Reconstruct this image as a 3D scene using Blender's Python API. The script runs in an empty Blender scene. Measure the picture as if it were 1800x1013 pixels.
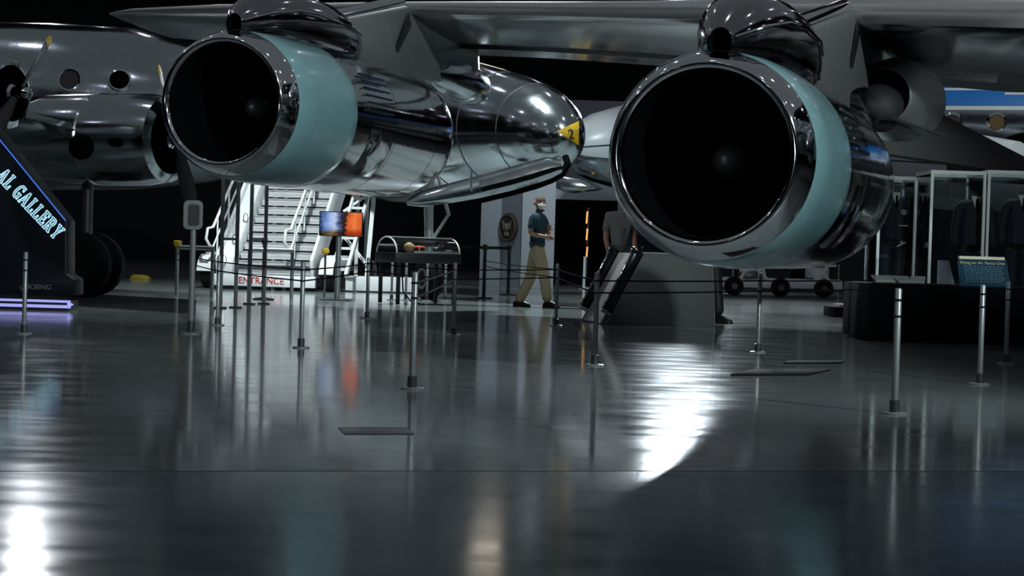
import bpy, bmesh, math, random
from mathutils import Vector, Matrix, Euler
random.seed(7)
sc = bpy.context.scene
COL = sc.collection
PI = math.pi
R = math.radians

# ------------------------------------------------------------------ camera
F = 3150.0                       # focal length in pixels of the 1800 wide frame
EYE = Vector((0, 0, 0.95))
cam_d = bpy.data.cameras.new('camera')
cam = bpy.data.objects.new('camera', cam_d)
COL.objects.link(cam)
cam_d.sensor_width = 36.0
cam_d.lens = 36.0 * F / 1800.0
cam_d.clip_end = 400
CR = Matrix.Rotation(R(90) - math.atan(70.5 / F), 3, 'X') @ Matrix.Rotation(R(1.7), 3, 'Z')
cam.matrix_world = Matrix.Translation(EYE) @ CR.to_4x4()
sc.camera = cam

# ------------------------------------------------------------------ world, exposure
sc.view_settings.view_transform = 'Standard'
sc.view_settings.look = 'None'
sc.view_settings.gamma = 1.0
sc.view_settings.use_curve_mapping = False
sc.view_settings.exposure = 0.0
w = bpy.data.worlds.new('world'); sc.world = w
w.use_nodes = True
w.node_tree.nodes['Background'].inputs[0].default_value = (0.30, 0.42, 0.46, 1)
w.node_tree.nodes['Background'].inputs[1].default_value = 0.012
try:
    sc.cycles.use_denoising = True
    sc.cycles.max_bounces = 8
    sc.cycles.glossy_bounces = 5
    sc.cycles.transparent_max_bounces = 12
    sc.cycles.caustics_reflective = False
    sc.cycles.caustics_refractive = False
    sc.cycles.sample_clamp_indirect = 4.0
except Exception:
    pass

def lamp(name, kind, loc, energy, color, target=None, size=1.0, size_y=None, angle=60, blend=0.6):
    d = bpy.data.lights.new(name, kind)
    d.energy = energy; d.color = color
    if kind == 'AREA':
        d.shape = 'RECTANGLE'; d.size = size; d.size_y = size_y or size
    elif kind == 'SPOT':
        d.shadow_soft_size = size; d.spot_size = R(angle); d.spot_blend = blend
    else:
        d.shadow_soft_size = size
    o = bpy.data.objects.new(name, d); COL.objects.link(o)
    o.location = loc
    if target is not None:
        o.rotation_euler = (Vector(target) - Vector(loc)).to_track_quat('-Z', 'Y').to_euler()
    return o

COOL = (0.80, 0.93, 1.0); NEUT = (0.88, 0.98, 1.0); WARM = (1.0, 0.84, 0.62)
# the floodlight at the back of the hangar that makes the streak on the floor
lamp('back_flood', 'SPOT', (6.0, 62, 8.9), 14500, (0.80, 0.92, 1.0), (1.0, 9, 0), size=1.15, angle=50)
lamp('back_flood_left', 'SPOT', (-16.6, 62, 12.3), 2600, (0.90, 0.95, 1.0), (-2.5, 5, 0), size=0.3, angle=36)
# spots over the exhibits; several are unseen helpers added to brighten
lamp('stair_spot', 'SPOT', (-3.9, 29.9, 6.4), 3000, NEUT, (-4.35, 34.0, 0.9), size=0.2, angle=64, blend=0.6)
lamp('aisle_spot', 'SPOT', (-1.0, 30.5, 12.5), 9000, NEUT, (-1.2, 27.5, 0), size=0.3, angle=66, blend=0.9)
lamp('right_aisle_spot', 'SPOT', (4.5, 32, 12.5), 8000, NEUT, (4.6, 34, 0), size=0.3, angle=50, blend=0.9)
lamp('cowl_spot', 'SPOT', (9.4, 3.0, 7.6), 5400, NEUT, (0.6, 18.8, 1.9), size=0.3, angle=52, blend=0.6)
lamp('cowl_fill_far', 'SPOT', (5.5, 2.0, 12.0), 3600, NEUT, (-2.5, 20.2, 2.5), size=0.25, angle=16, blend=0.5)  # narrow helper added to brighten the left cowl alone
lamp('kiosk_fill', 'SPOT', (-5.0, 18.5, 6.0), 800, NEUT, (1.6, 23.6, 1.0), size=0.2, angle=24, blend=0.6)  # added to brighten the kiosk slope and the figure behind it
lamp('case_front_fill', 'SPOT', (4.8, 16.2, 3.0), 460, NEUT, (6.4, 23.2, 1.7), size=0.15, angle=44, blend=0.6)  # added under the wing to brighten the cases, no fixture there
lamp('far_airliner_fill', 'SPOT', (15.5, 43, 12.5), 2600, NEUT, (15.0, 56, 4.6), size=0.3, angle=50, blend=0.6)  # helper added to light the blue airliner at the back
lamp('intake_fill', 'SPOT', (-4.9, -6.0, 3.2), 420, COOL, (1.65, 14.1, 1.70), size=0.1, angle=5, blend=0.5)  # added in front so the spinner shows inside the dark duct
lamp('intake_fill_far', 'SPOT', (-10.6, -6.0, 4.0), 620, COOL, (-2.86, 20.0, 2.44), size=0.1, angle=4, blend=0.5)  # its twin, added for the spinner of the left engine
lamp('case_fill', 'SPOT', (7.0, 26.5, 10.0), 1300, NEUT, (6.3, 23.4, 1.2), size=0.2, angle=44, blend=0.6)  # unseen, added above the cases to whiten their edges
lamp('nose_spot', 'SPOT', (5.5, 22, 12.0), 1500, NEUT, (0.3, 30.5, 2.6), size=0.3, angle=24, blend=0.6)
lamp('partition_spot', 'SPOT', (2.5, 36, 11.0), 2400, COOL, (0.2, 44, 1.6), size=0.3, angle=42, blend=0.6)
lamp('hall_fill', 'AREA', (0, 20, 13.2), 650, COOL, (0, 20, 0), size=40, size_y=50)

# ------------------------------------------------------------------ pixel helpers: a place in the photo, at a distance
def ray(px, py):
    return CR @ Vector(((px - 900) / F, -(py - 506.5) / F, -1))
def P(px, py, d):
    r = ray(px, py)
    return EYE + r * (d / r.y)
def G(px, py):
    r = ray(px, py)
    return EYE + r * (-EYE.z / r.z)
def hor(px):
    return 436 + math.tan(R(1.7)) * (px - 900)
def S(d):
    return F / d

# ------------------------------------------------------------------ materials
MATS = {}
def lin(c):
    return tuple(((v / 255) / 12.92 if v / 255 <= 0.04045 else ((v / 255 + 0.055) / 1.055) ** 2.4) for v in c)
def mat(name, rgb, rough=0.5, metal=0.0, spec=0.5, emit=None, strength=0.0, bump=0.0, bscale=20.0, var=0.0, vscale=4.0,
        rvar=0.0, coat=0.0, stretch=(1, 1, 1)):
    if name in MATS:
        return MATS[name]
    m = bpy.data.materials.new(name); m.use_nodes = True
    nt = m.node_tree; N = nt.nodes; L = nt.links
    b = N['Principled BSDF']
    b.inputs['Base Color'].default_value = (*rgb, 1)
    b.inputs['Roughness'].default_value = rough
    b.inputs['Metallic'].default_value = metal
    b.inputs['Specular IOR Level'].default_value = spec
    if coat:
        b.inputs['Coat Weight'].default_value = coat
        b.inputs['Coat Roughness'].default_value = 0.08
    if emit is not None:
        b.inputs['Emission Color'].default_value = (*emit, 1)
        b.inputs['Emission Strength'].default_value = strength
    if bump or var or rvar:
        tc = N.new('ShaderNodeTexCoord'); mp = N.new('ShaderNodeMapping')
        mp.inputs['Scale'].default_value = stretch
        L.new(tc.outputs['Object'], mp.inputs['Vector'])
    if var or rvar:
        n = N.new('ShaderNodeTexNoise'); n.inputs['Scale'].default_value = vscale; n.inputs['Detail'].default_value = 6
        L.new(mp.outputs[0], n.inputs['Vector'])
        if var:
            mr = N.new('ShaderNodeMapRange'); mr.inputs['To Min'].default_value = 1 - var; mr.inputs['To Max'].default_value = 1 + var
            L.new(n.outputs['Fac'], mr.inputs['Value'])
            mx = N.new('ShaderNodeVectorMath'); mx.operation = 'SCALE'; mx.inputs[0].default_value = rgb
            L.new(mr.outputs[0], mx.inputs['Scale']); L.new(mx.outputs[0], b.inputs['Base Color'])
        if rvar:
            mr2 = N.new('ShaderNodeMapRange'); mr2.inputs['To Min'].default_value = max(0.02, rough - rvar); mr2.inputs['To Max'].default_value = rough + rvar
            L.new(n.outputs['Fac'], mr2.inputs['Value']); L.new(mr2.outputs[0], b.inputs['Roughness'])
    if bump:
        n2 = N.new('ShaderNodeTexNoise'); n2.inputs['Scale'].default_value = bscale; n2.inputs['Detail'].default_value = 3
        L.new(mp.outputs[0], n2.inputs['Vector'])
        bp = N.new('ShaderNodeBump'); bp.inputs['Strength'].default_value = bump; bp.inputs['Distance'].default_value = 0.02
        L.new(n2.outputs['Fac'], bp.inputs['Height']); L.new(bp.outputs[0], b.inputs['Normal'])
    MATS[name] = m
    return m

def glass_mat(name, rgb, alpha, rough=0.03):
    if name in MATS: return MATS[name]
    m = bpy.data.materials.new(name); m.use_nodes = True
    nt = m.node_tree; N = nt.nodes; L = nt.links
    out = N['Material Output']; N.remove(N['Principled BSDF'])
    t = N.new('ShaderNodeBsdfTransparent'); t.inputs[0].default_value = (*rgb, 1)
    g = N.new('ShaderNodeBsdfGlossy'); g.inputs['Roughness'].default_value = rough
    fr = N.new('ShaderNodeFresnel'); fr.inputs[0].default_value = 1.45
    ad = N.new('ShaderNodeMath'); ad.operation = 'ADD'; ad.inputs[1].default_value = alpha
    L.new(fr.outputs[0], ad.inputs[0])
    mx = N.new('ShaderNodeMixShader')
    L.new(ad.outputs[0], mx.inputs[0]); L.new(t.outputs[0], mx.inputs[1]); L.new(g.outputs[0], mx.inputs[2])
    L.new(mx.outputs[0], out.inputs[0])
    MATS[name] = m
    return m

def floor_mat(name, base, rlo, rhi, dark):
    m = bpy.data.materials.new(name); m.use_nodes = True
    nt = m.node_tree; N = nt.nodes; L = nt.links
    b = N['Principled BSDF']
    b.inputs['Specular IOR Level'].default_value = 0.42
    tc = N.new('ShaderNodeTexCoord')
    n = N.new('ShaderNodeTexNoise'); n.inputs['Scale'].default_value = 0.55; n.inputs['Detail'].default_value = 8; n.inputs['Roughness'].default_value = 0.62
    L.new(tc.outputs['Object'], n.inputs['Vector'])
    cr = N.new('ShaderNodeValToRGB')
    cr.color_ramp.elements[0].position = 0.32; cr.color_ramp.elements[0].color = (*dark, 1)
    cr.color_ramp.elements[1].position = 0.70; cr.color_ramp.elements[1].color = (*base, 1)
    L.new(n.outputs['Fac'], cr.inputs[0]); L.new(cr.outputs[0], b.inputs['Base Color'])
    # polishing marks: the gloss changes in thin arcs
    mp = N.new('ShaderNodeMapping'); mp.inputs['Scale'].default_value = (1.0, 2.2, 1)
    L.new(tc.outputs['Object'], mp.inputs['Vector'])
    n2 = N.new('ShaderNodeTexNoise'); n2.inputs['Scale'].default_value = 2.2; n2.inputs['Detail'].default_value = 7
    L.new(mp.outputs[0], n2.inputs['Vector'])
    mr = N.new('ShaderNodeMapRange'); mr.inputs['From Min'].default_value = 0.3; mr.inputs['From Max'].default_value = 0.7
    mr.inputs['To Min'].default_value = rlo; mr.inputs['To Max'].default_value = rhi
    L.new(n2.outputs['Fac'], mr.inputs['Value']); L.new(mr.outputs[0], b.inputs['Roughness'])
    bp = N.new('ShaderNodeBump'); bp.inputs['Strength'].default_value = 0.01; bp.inputs['Distance'].default_value = 0.004
    n3 = N.new('ShaderNodeTexNoise'); n3.inputs['Scale'].default_value = 3.5; n3.inputs['Detail'].default_value = 4
    L.new(tc.outputs['Object'], n3.inputs['Vector'])
    L.new(n3.outputs['Fac'], bp.inputs['Height']); L.new(bp.outputs[0], b.inputs['Normal'])
    return m

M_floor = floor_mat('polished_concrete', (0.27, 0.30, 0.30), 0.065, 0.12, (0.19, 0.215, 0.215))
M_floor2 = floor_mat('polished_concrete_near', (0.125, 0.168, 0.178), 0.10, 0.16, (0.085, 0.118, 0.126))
M_wall = mat('dark_wall', (0.035, 0.042, 0.045), 0.9, spec=0.1)
M_ceil = mat('dark_ceiling', (0.03, 0.036, 0.04), 0.9, spec=0.1)
CHROME = mat('polished_aluminium', (0.58, 0.60, 0.61), 0.09, 1.0, bump=0.14, bscale=2.6, rvar=0.05, vscale=5)
CHROME_W = mat('worn_aluminium', (0.46, 0.52, 0.54), 0.15, 1.0, bump=0.26, bscale=2.2, rvar=0.07, vscale=4, var=0.10)
LIPM = mat('polished_lip', (0.72, 0.73, 0.75), 0.07, 1.0)
TURQ = mat('turquoise_paint', (0.20, 0.385, 0.405), 0.24, 0.0, 0.5, var=0.10, vscale=3.0, rvar=0.06, coat=0.5)
BLACK = mat('matt_black', (0.003, 0.0035, 0.004), 0.9, spec=0.02)
BLACKP = mat('black_paint', (0.010, 0.011, 0.013), 0.45)
RUBBER = mat('rubber', (0.008, 0.008, 0.009), 0.8, spec=0.15)
GREYP = mat('grey_paint', (0.23, 0.245, 0.25), 0.42, 0.3, var=0.12, vscale=5, bump=0.03, bscale=60)
WINGM = mat('wing_skin', (0.34, 0.35, 0.36), 0.17, 1.0, bump=0.30, bscale=1.1, rvar=0.06, vscale=2)
LEADM = mat('leading_edge_lit', (0.56, 0.56, 0.56), 0.34, 0.7)
STEEL = mat('brushed_steel', (0.34, 0.38, 0.38), 0.34, 0.45)
STEELD = mat('dark_steel', (0.16, 0.17, 0.18), 0.35, 0.8)
WHITE = mat('white_paint', (0.70, 0.73, 0.74), 0.42, var=0.06, vscale=6)
WHITED = mat('off_white_tread', (0.50, 0.52, 0.53), 0.55, var=0.10, vscale=9)
YELLOW = mat('yellow_paint', (0.72, 0.46, 0.02), 0.45)
RED = mat('red_paint', (0.45, 0.015, 0.012), 0.5)
CORD = mat('black_cord', (0.006, 0.006, 0.007), 0.9, spec=0.05)
GREYW = mat('kiosk_grey', (0.075, 0.085, 0.082), 0.6, var=0.05)
PANELW = mat('pale_panel', (0.66, 0.67, 0.64), 0.5)
KHAKI = mat('khaki_cotton', (0.42, 0.34, 0.21), 0.85, bump=0.1, bscale=30)
TEALSH = mat('teal_polo', (0.005, 0.042, 0.062), 0.8, bump=0.08, bscale=40)
GREYSH = mat('grey_shirt', (0.16, 0.16, 0.165), 0.85, bump=0.08, bscale=40)
SKIN = mat('skin', (0.42, 0.22, 0.14), 0.55)
HAIR = mat('dark_hair', (0.03, 0.022, 0.016), 0.8)
SHOE = mat('black_shoe', (0.010, 0.009, 0.009), 0.4)
NAVY = mat('navy_uniform', (0.010, 0.013, 0.026), 0.8)
MASKM = mat('white_mask', (0.80, 0.80, 0.76), 0.8)
PGLASS = glass_mat('clear_pane', (0.93, 0.97, 0.97), 0.03)
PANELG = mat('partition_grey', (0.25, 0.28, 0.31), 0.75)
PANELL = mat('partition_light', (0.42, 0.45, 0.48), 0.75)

# ------------------------------------------------------------------ mesh builder
def frame_from(d, up=Vector((0, 0, 1))):
    d = Vector(d).normalized()
    if abs(d.dot(up)) > 0.98: up = Vector((1, 0, 0))
    x = d.cross(up).normalized(); y = x.cross(d).normalized()
    return x, y, d
class MB:
    def __init__(s): s.v = []; s.f = []; s.mi = []; s.cur = 0
    def add(s, vs, fs):
        o = len(s.v); s.v += [Vector(p) for p in vs]
        for f in fs:
            s.f.append([o + i for i in f]); s.mi.append(s.cur)
        return s
    def box(s, c, size, rz=0.0, M=None):
        x, y, z = size[0] / 2, size[1] / 2, size[2] / 2
        T = M if M is not None else Matrix.Rotation(rz, 3, 'Z')
        vs = [Vector(c) + T @ Vector((a * x, b * y, e * z)) for a in (-1, 1) for b in (-1, 1) for e in (-1, 1)]
        return s.add(vs, [(0, 1, 3, 2), (4, 6, 7, 5), (0, 4, 5, 1), (2, 3, 7, 6), (0, 2, 6, 4), (1, 5, 7, 3)])
    def bar(s, a, b, wx, wz, up=Vector((0, 0, 1))):
        a = Vector(a); b = Vector(b); x, y, d = frame_from(b - a, up)
        vs = []
        for p in (a, b):
            for (i, j) in ((-1, -1), (1, -1), (1, 1), (-1, 1)):
                vs.append(p + x * (i * wx / 2) + y * (j * wz / 2))
        return s.add(vs, [(3, 2, 1, 0), (4, 5, 6, 7), (0, 1, 5, 4), (1, 2, 6, 5), (2, 3, 7, 6), (3, 0, 4, 7)])
    def rings(s, rs, cap0=True, cap1=True, closed=True):
        n = len(rs[0]); vs = [p for r in rs for p in r]; fs = []
        for i in range(len(rs) - 1):
            for j in range(n if closed else n - 1):
                k = (j + 1) % n
                fs.append((i * n + j, i * n + k, (i + 1) * n + k, (i + 1) * n + j))
        if cap0: fs.append(tuple(range(n - 1, -1, -1)))
        if cap1: fs.append(tuple((len(rs) - 1) * n + j for j in range(n)))
        return s.add(vs, fs)
    def tube(s, pts, r, n=10, caps=True):
        pts = [Vector(p) for p in pts]; rs = []
        rr = r if isinstance(r, (list, tuple)) else [r] * len(pts)
        x0 = None
        for i, p in enumerate(pts):
            d = (pts[min(i + 1, len(pts) - 1)] - pts[max(i - 1, 0)])
            x, y, d = frame_from(d)
            if x0 is not None:
                x = (x0 - d * x0.dot(d)).normalized(); y = d.cross(x).normalized()
                y = -y if False else y
            x0 = x; y = d.cross(x).normalized()
            rs.append([p + (x * math.cos(2 * PI * j / n) + y * math.sin(2 * PI * j / n)) * rr[i] for j in range(n)])
        return s.rings(rs, caps, caps)
    def lathe(s, prof, o, axis, n=48, cap0=False, cap1=False, a0=0, a1=None):
        """prof: (distance along axis, radius) pairs"""
        x, y, d = frame_from(axis); o = Vector(o); rs = []
        full = a1 is None
        m = n if full else n + 1
        for (l, r) in prof:
            ring = []
            for j in range(m):
                a = 2 * PI * j / n if full else a0 + (a1 - a0) * j / n
                ring.append(o + d * l + (x * math.cos(a) + y * math.sin(a)) * max(r, 1e-4))
            rs.append(ring)
        return s.rings(rs, cap0, cap1, closed=full)
    def prism(s, poly, off):
        """extrude a polygon of 3-D points by vector off"""
        n = len(poly); off = Vector(off)
        vs = [Vector(p) for p in poly] + [Vector(p) + off for p in poly]
        fs = [tuple(range(n - 1, -1, -1)), tuple(range(n, 2 * n))] + [(i, (i + 1) % n, n + (i + 1) % n, n + i) for i in range(n)]
        return s.add(vs, fs)
    def ball(s, c, r, n=16, m=10, T=None):
        c = Vector(c); rr = r if isinstance(r, (list, tuple, Vector)) else (r, r, r); rs = []
        for i in range(m + 1):
            t = PI * i / m; ring = []
            for j in range(n):
                a = 2 * PI * j / n
                p = Vector((max(math.sin(t), 1e-3) * math.cos(a) * rr[0], max(math.sin(t), 1e-3) * math.sin(a) * rr[1], -math.cos(t) * rr[2]))
                ring.append(c + (T @ p if T is not None else p))
            rs.append(ring)
        return s.rings(rs, True, True)
    def build(s, name, m, parent=None, smooth=38, bevel=0.0, loc=None):
        if parent is not None:
            off = Vector((0, 0, 0)); q = parent
            while q is not None: off += q.location; q = q.parent
        else:
            lo = Vector([min(p[i] for p in s.v) for i in range(3)]); hi = Vector([max(p[i] for p in s.v) for i in range(3)])
            off = Vector(((lo.x + hi.x) / 2, (lo.y + hi.y) / 2, lo.z)) if loc is None else Vector(loc)
        me = bpy.data.meshes.new(name)
        me.from_pydata([p - off for p in s.v], [], s.f)
        ms = m if isinstance(m, (list, tuple)) else [m]
        for k in ms: me.materials.append(k)
        if len(ms) > 1: me.polygons.foreach_set('material_index', s.mi)
        bm = bmesh.new(); bm.from_mesh(me)
        bmesh.ops.recalc_face_normals(bm, faces=bm.faces)
        if bevel:
            es = [e for e in bm.edges if len(e.link_faces) == 2 and e.calc_face_angle(0) > R(30)]
            bmesh.ops.bevel(bm, geom=es, offset=bevel, segments=2, affect='EDGES', profile=0.5)
        bm.to_mesh(me); bm.free()
        if smooth:
            me.polygons.foreach_set('use_smooth', [True] * len(me.polygons))
            me.set_sharp_from_angle(angle=R(smooth))
        o = bpy.data.objects.new(name, me); COL.objects.link(o)
        if parent is not None: o.parent = parent
        else: o.location = off
        return o

def tag(o, label, cat, group=None, kind=None):
    if label: o['label'] = label
    if cat: o['category'] = cat
    if group: o['group'] = group
    if kind: o['kind'] = kind
    return o
def thing(name, loc, label, cat, group=None):
    o = bpy.data.objects.new(name, None); COL.objects.link(o)
    o.empty_display_size = 0.2
    o.location = loc
    return tag(o, label, cat, group)
def struct(name, mb, m, smooth=38):
    o = mb.build(name, m, None, smooth); o['kind'] = 'structure'; return o
def copy_tree(o, parent=None):
    c = o.copy(); COL.objects.link(c); c.parent = parent
    for ch in list(o.children): copy_tree(ch, c)
    return c
def text(name, s, size, m, parent, T, depth=0.004, outline=0.0, align='CENTER'):
    """lettering as real raised mesh; T a 4x4 matrix: text lies in its local XY plane"""
    cu = bpy.data.curves.new(name, 'FONT'); cu.body = s; cu.size = size; cu.align_x = align; cu.align_y = 'CENTER'
    if outline: cu.fill_mode = 'NONE'; cu.bevel_depth = outline; cu.bevel_resolution = 1
    else: cu.extrude = depth
    tmp = bpy.data.objects.new(name + '_tmp', cu); COL.objects.link(tmp)
    dg = bpy.context.evaluated_depsgraph_get()
    me = bpy.data.meshes.new_from_object(tmp.evaluated_get(dg)); me.name = name
    bpy.data.objects.remove(tmp); bpy.data.curves.remove(cu)
    off = Vector((0, 0, 0)); q = parent
    while q is not None: off += q.location; q = q.parent
    me.transform(Matrix.Translation(-off) @ T)
    me.materials.clear(); me.materials.append(m)
    o = bpy.data.objects.new(name, me); COL.objects.link(o); o.parent = parent
    return o
def basis(o, x, y):
    x = Vector(x).normalized(); z = x.cross(Vector(y)).normalized(); y = z.cross(x)
    return Matrix.Translation(o) @ Matrix((x, y, z)).transposed().to_4x4()

from mathutils.bvhtree import BVHTree
_bv = {}
def surf(o, px, py):
    '''point and normal where the line of sight through a pixel meets object o'''
    if o.name not in _bv:
        off = Vector((0, 0, 0)); q = o
        while q is not None: off += q.location; q = q.parent
        me = o.data; _bv[o.name] = BVHTree.FromPolygons([v.co + off for v in me.vertices], [tuple(p.vertices) for p in me.polygons])
    r = ray(px, py).normalized(); h = _bv[o.name].ray_cast(EYE, r)
    if h[0] is None: return None, None
    n = h[1]
    return h[0], (n if n.dot(r) < 0 else -n)

# ================================================================== SETTING
YB = 78.0
# floor: two pours that meet in a joint, the near one laid a hair out of level
sa, sb = G(-400, 828), G(2200, 828)
def seam_at(x): return sa.y + (x - sa.x) / (sb.x - sa.x) * (sb.y - sa.y)
m = MB(); X0, X1 = -45, 45
m.add([(X0, seam_at(X0), 0), (X1, seam_at(X1), 0), (X1, YB, 0), (X0, YB, 0)], [(0, 1, 2, 3)])
m.add([(X0, seam_at(X0), -0.3), (X1, seam_at(X1), -0.3), (X1, YB, -0.3), (X0, YB, -0.3)], [(3, 2, 1, 0)])
m.add([(X0, seam_at(X0), 0), (X1, seam_at(X1), 0), (X1, seam_at(X1), -0.3), (X0, seam_at(X0), -0.3)], [(0, 1, 2, 3)])
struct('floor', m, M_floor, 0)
m = MB(); gp = 0.012; tl = math.tan(R(0.30))
def nz(x, y): return -0.002 + (seam_at(x) - y) * tl
ya = -0.0
pts = [(X0, seam_at(X0) - gp, 0), (X1, seam_at(X1) - gp, 0), (X1, -30, 0), (X0, -30, 0)]
nxy = Vector((-(sb.y - sa.y), sb.x - sa.x)).normalized()
def nz2(x, y): return -0.001 + max(0.0, -(Vector((x - sa.x, y - sa.y)).dot(nxy))) * tl
top = [Vector((p[0], p[1], nz2(p[0], p[1]))) for p in pts]
m.prism([Vector((p.x, p.y, -0.3)) for p in top], (0, 0, 0))
m.v = []; m.f = []; m.mi = []
m.add(top + [Vector((p.x, p.y, -0.3)) for p in top], [(0, 1, 2, 3), (7, 6, 5, 4), (0, 4, 5, 1), (1, 5, 6, 2), (2, 6, 7, 3), (3, 7, 4, 0)])
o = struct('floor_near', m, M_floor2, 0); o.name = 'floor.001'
m = MB(); m.box((0, YB + 0.15, 8), (90, 0.3, 16)); struct('wall_back', m, M_wall)
m = MB(); m.box((0, -30.15, 8), (90, 0.3, 16)); struct('wall_front', m, M_wall)
m = MB(); m.box((-45.15, 24, 8), (0.3, 108, 16)); struct('wall_left', m, M_wall)
m = MB(); m.box((45.15, 24, 8), (0.3, 108, 16)); struct('wall_right', m, M_wall)
m = MB(); m.box((0, 24, 16.15), (90, 108, 0.3)); struct('ceiling', m, M_ceil)

# ceiling lamps: hung dish lamps over the hall
lens = mat('lamp_lens', (0.8, 0.8, 0.8), 0.5, emit=(0.86, 0.82, 1.0), strength=80)
lensw = mat('lamp_lens_warm', (0.8, 0.8, 0.8), 0.5, emit=(1.0, 0.80, 0.55), strength=30)
proto = None; nl = 0
for iy in range(10):
    for ix in range(8):
        x = -27 + ix * 7.7 + (2.2 if iy % 2 else -1.6); y = -18 + iy * 9.3
        loc = Vector((x, y, 13.2))
        if proto is None:
            t = thing('ceiling_lamp', loc, 'round dish lamp hanging from the dark hangar ceiling', 'lamp', 'lamps under the hangar ceiling')
            a = MB(); a.lathe([(0, 0.17), (0.0, 0.20), (0.25, 0.16), (0.34, 0.06), (0.36, 0.0)], loc, (0, 0, 1), 20); a.build('housing', BLACKP, t)
            a = MB(); a.lathe([(0.02, 0.0), (0.02, 0.15)], loc, (0, 0, 1), 20); a.build('lens', lens, t)
            a = MB(); a.tube([loc + Vector((0, 0, 0.34)), loc + Vector((0, 0, 2.8))], 0.02, 6); a.build('rod', BLACKP, t)
            proto = t
        else:
            c = copy_tree(proto); c.location = loc
        nl += 1

# ================================================================== AIRLINER WITH TURQUOISE COWLS (wing, two pylons, two engines)
air = thing('jet_airliner', (3.5, 22, 0), 'polished silver swept jet wing carrying two turquoise-cowled engines on grey pylons', 'airplane')
E3 = dict(o=P(1237, 271, 13.24), yaw=R(18.0))
E4 = dict(o=P(388, 178, 19.10), yaw=R(16.8))
LE3 = Vector((3.67, 19.7, 3.66)); LE4 = Vector((-1.45, 23.98, 4.12))
def le_at(t): return LE3 + (LE4 - LE3) * t
tipL = P(192, 24, 28.1)
sections = []
def sec(le, te, thk):
    """airfoil ring from leading edge over the top to the trailing edge and back underneath"""
    c = te - le; ring = []
    for (u, k) in ((0, 0), (0.006, 0.34), (0.03, 0.62), (0.10, 0.9), (0.3, 1.0), (0.6, 0.75), (1.0, 0.05), (1.0, -0.05), (0.6, -0.42), (0.3, -0.62), (0.10, -0.58), (0.03, -0.45), (0.006, -0.26)):
        ring.append(le + c * u + Vector((0, 0, k * thk / 2)))
    return ring
spans = [(le_at(-1.2), P(2500, 195, 21.2), 0.85), (le_at(-0.263), P(1750, 158, 23.5), 0.62), (le_at(0.0), P(1540, 140, 24.2), 0.52), (le_at(0.636), P(960, 101, 26.5), 0.36),
         (le_at(1.0), P(720, 92, 27.4), 0.32), (P(385, 15, 26.4), P(400, 75, 29.5), 0.26), (P(230, 19, 27.8), P(300, 66, 30.2), 0.16), (tipL, P(262, 54, 29.9), 0.05)]
m = MB(); m.rings([sec(*s) for s in spans], True, True); m.build('wing', WINGM, air, 50)
# leading edge: light on its rounding put in as a paler strip
m = MB(); rs = []
for (le, te, thk) in spans:
    c = (te - le).normalized(); ring = []
    for (u, k) in ((0.30, 0.62), (0.10, 0.5), (0.0, 0.30), (-0.02, 0.0), (0.0, -0.26), (0.09, -0.42), (0.09, -0.36), (0.30, 0.5)):
        ring.append(le + c * (u * (0.4 + thk)) + Vector((0, 0, k * thk / 2 * 1.12)))
    rs.append(ring)
m.rings(rs, True, True); m.build('leading_edge', LEADM, air, 60)
# flap joints under the wing
m = MB()
for k in range(3):
    a0 = spans[1 + k]; u = 0.72
    pa = a0[0] + (a0[1] - a0[0]) * u - Vector((0, 0, a0[2] * 0.19)); b0 = spans[2 + k]
    pb = b0[0] + (b0[1] - b0[0]) * u - Vector((0, 0, b0[2] * 0.19))
    m.bar(pa, pb, 0.05, 0.05)
m.build('flap_joint', STEELD, air)

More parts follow.
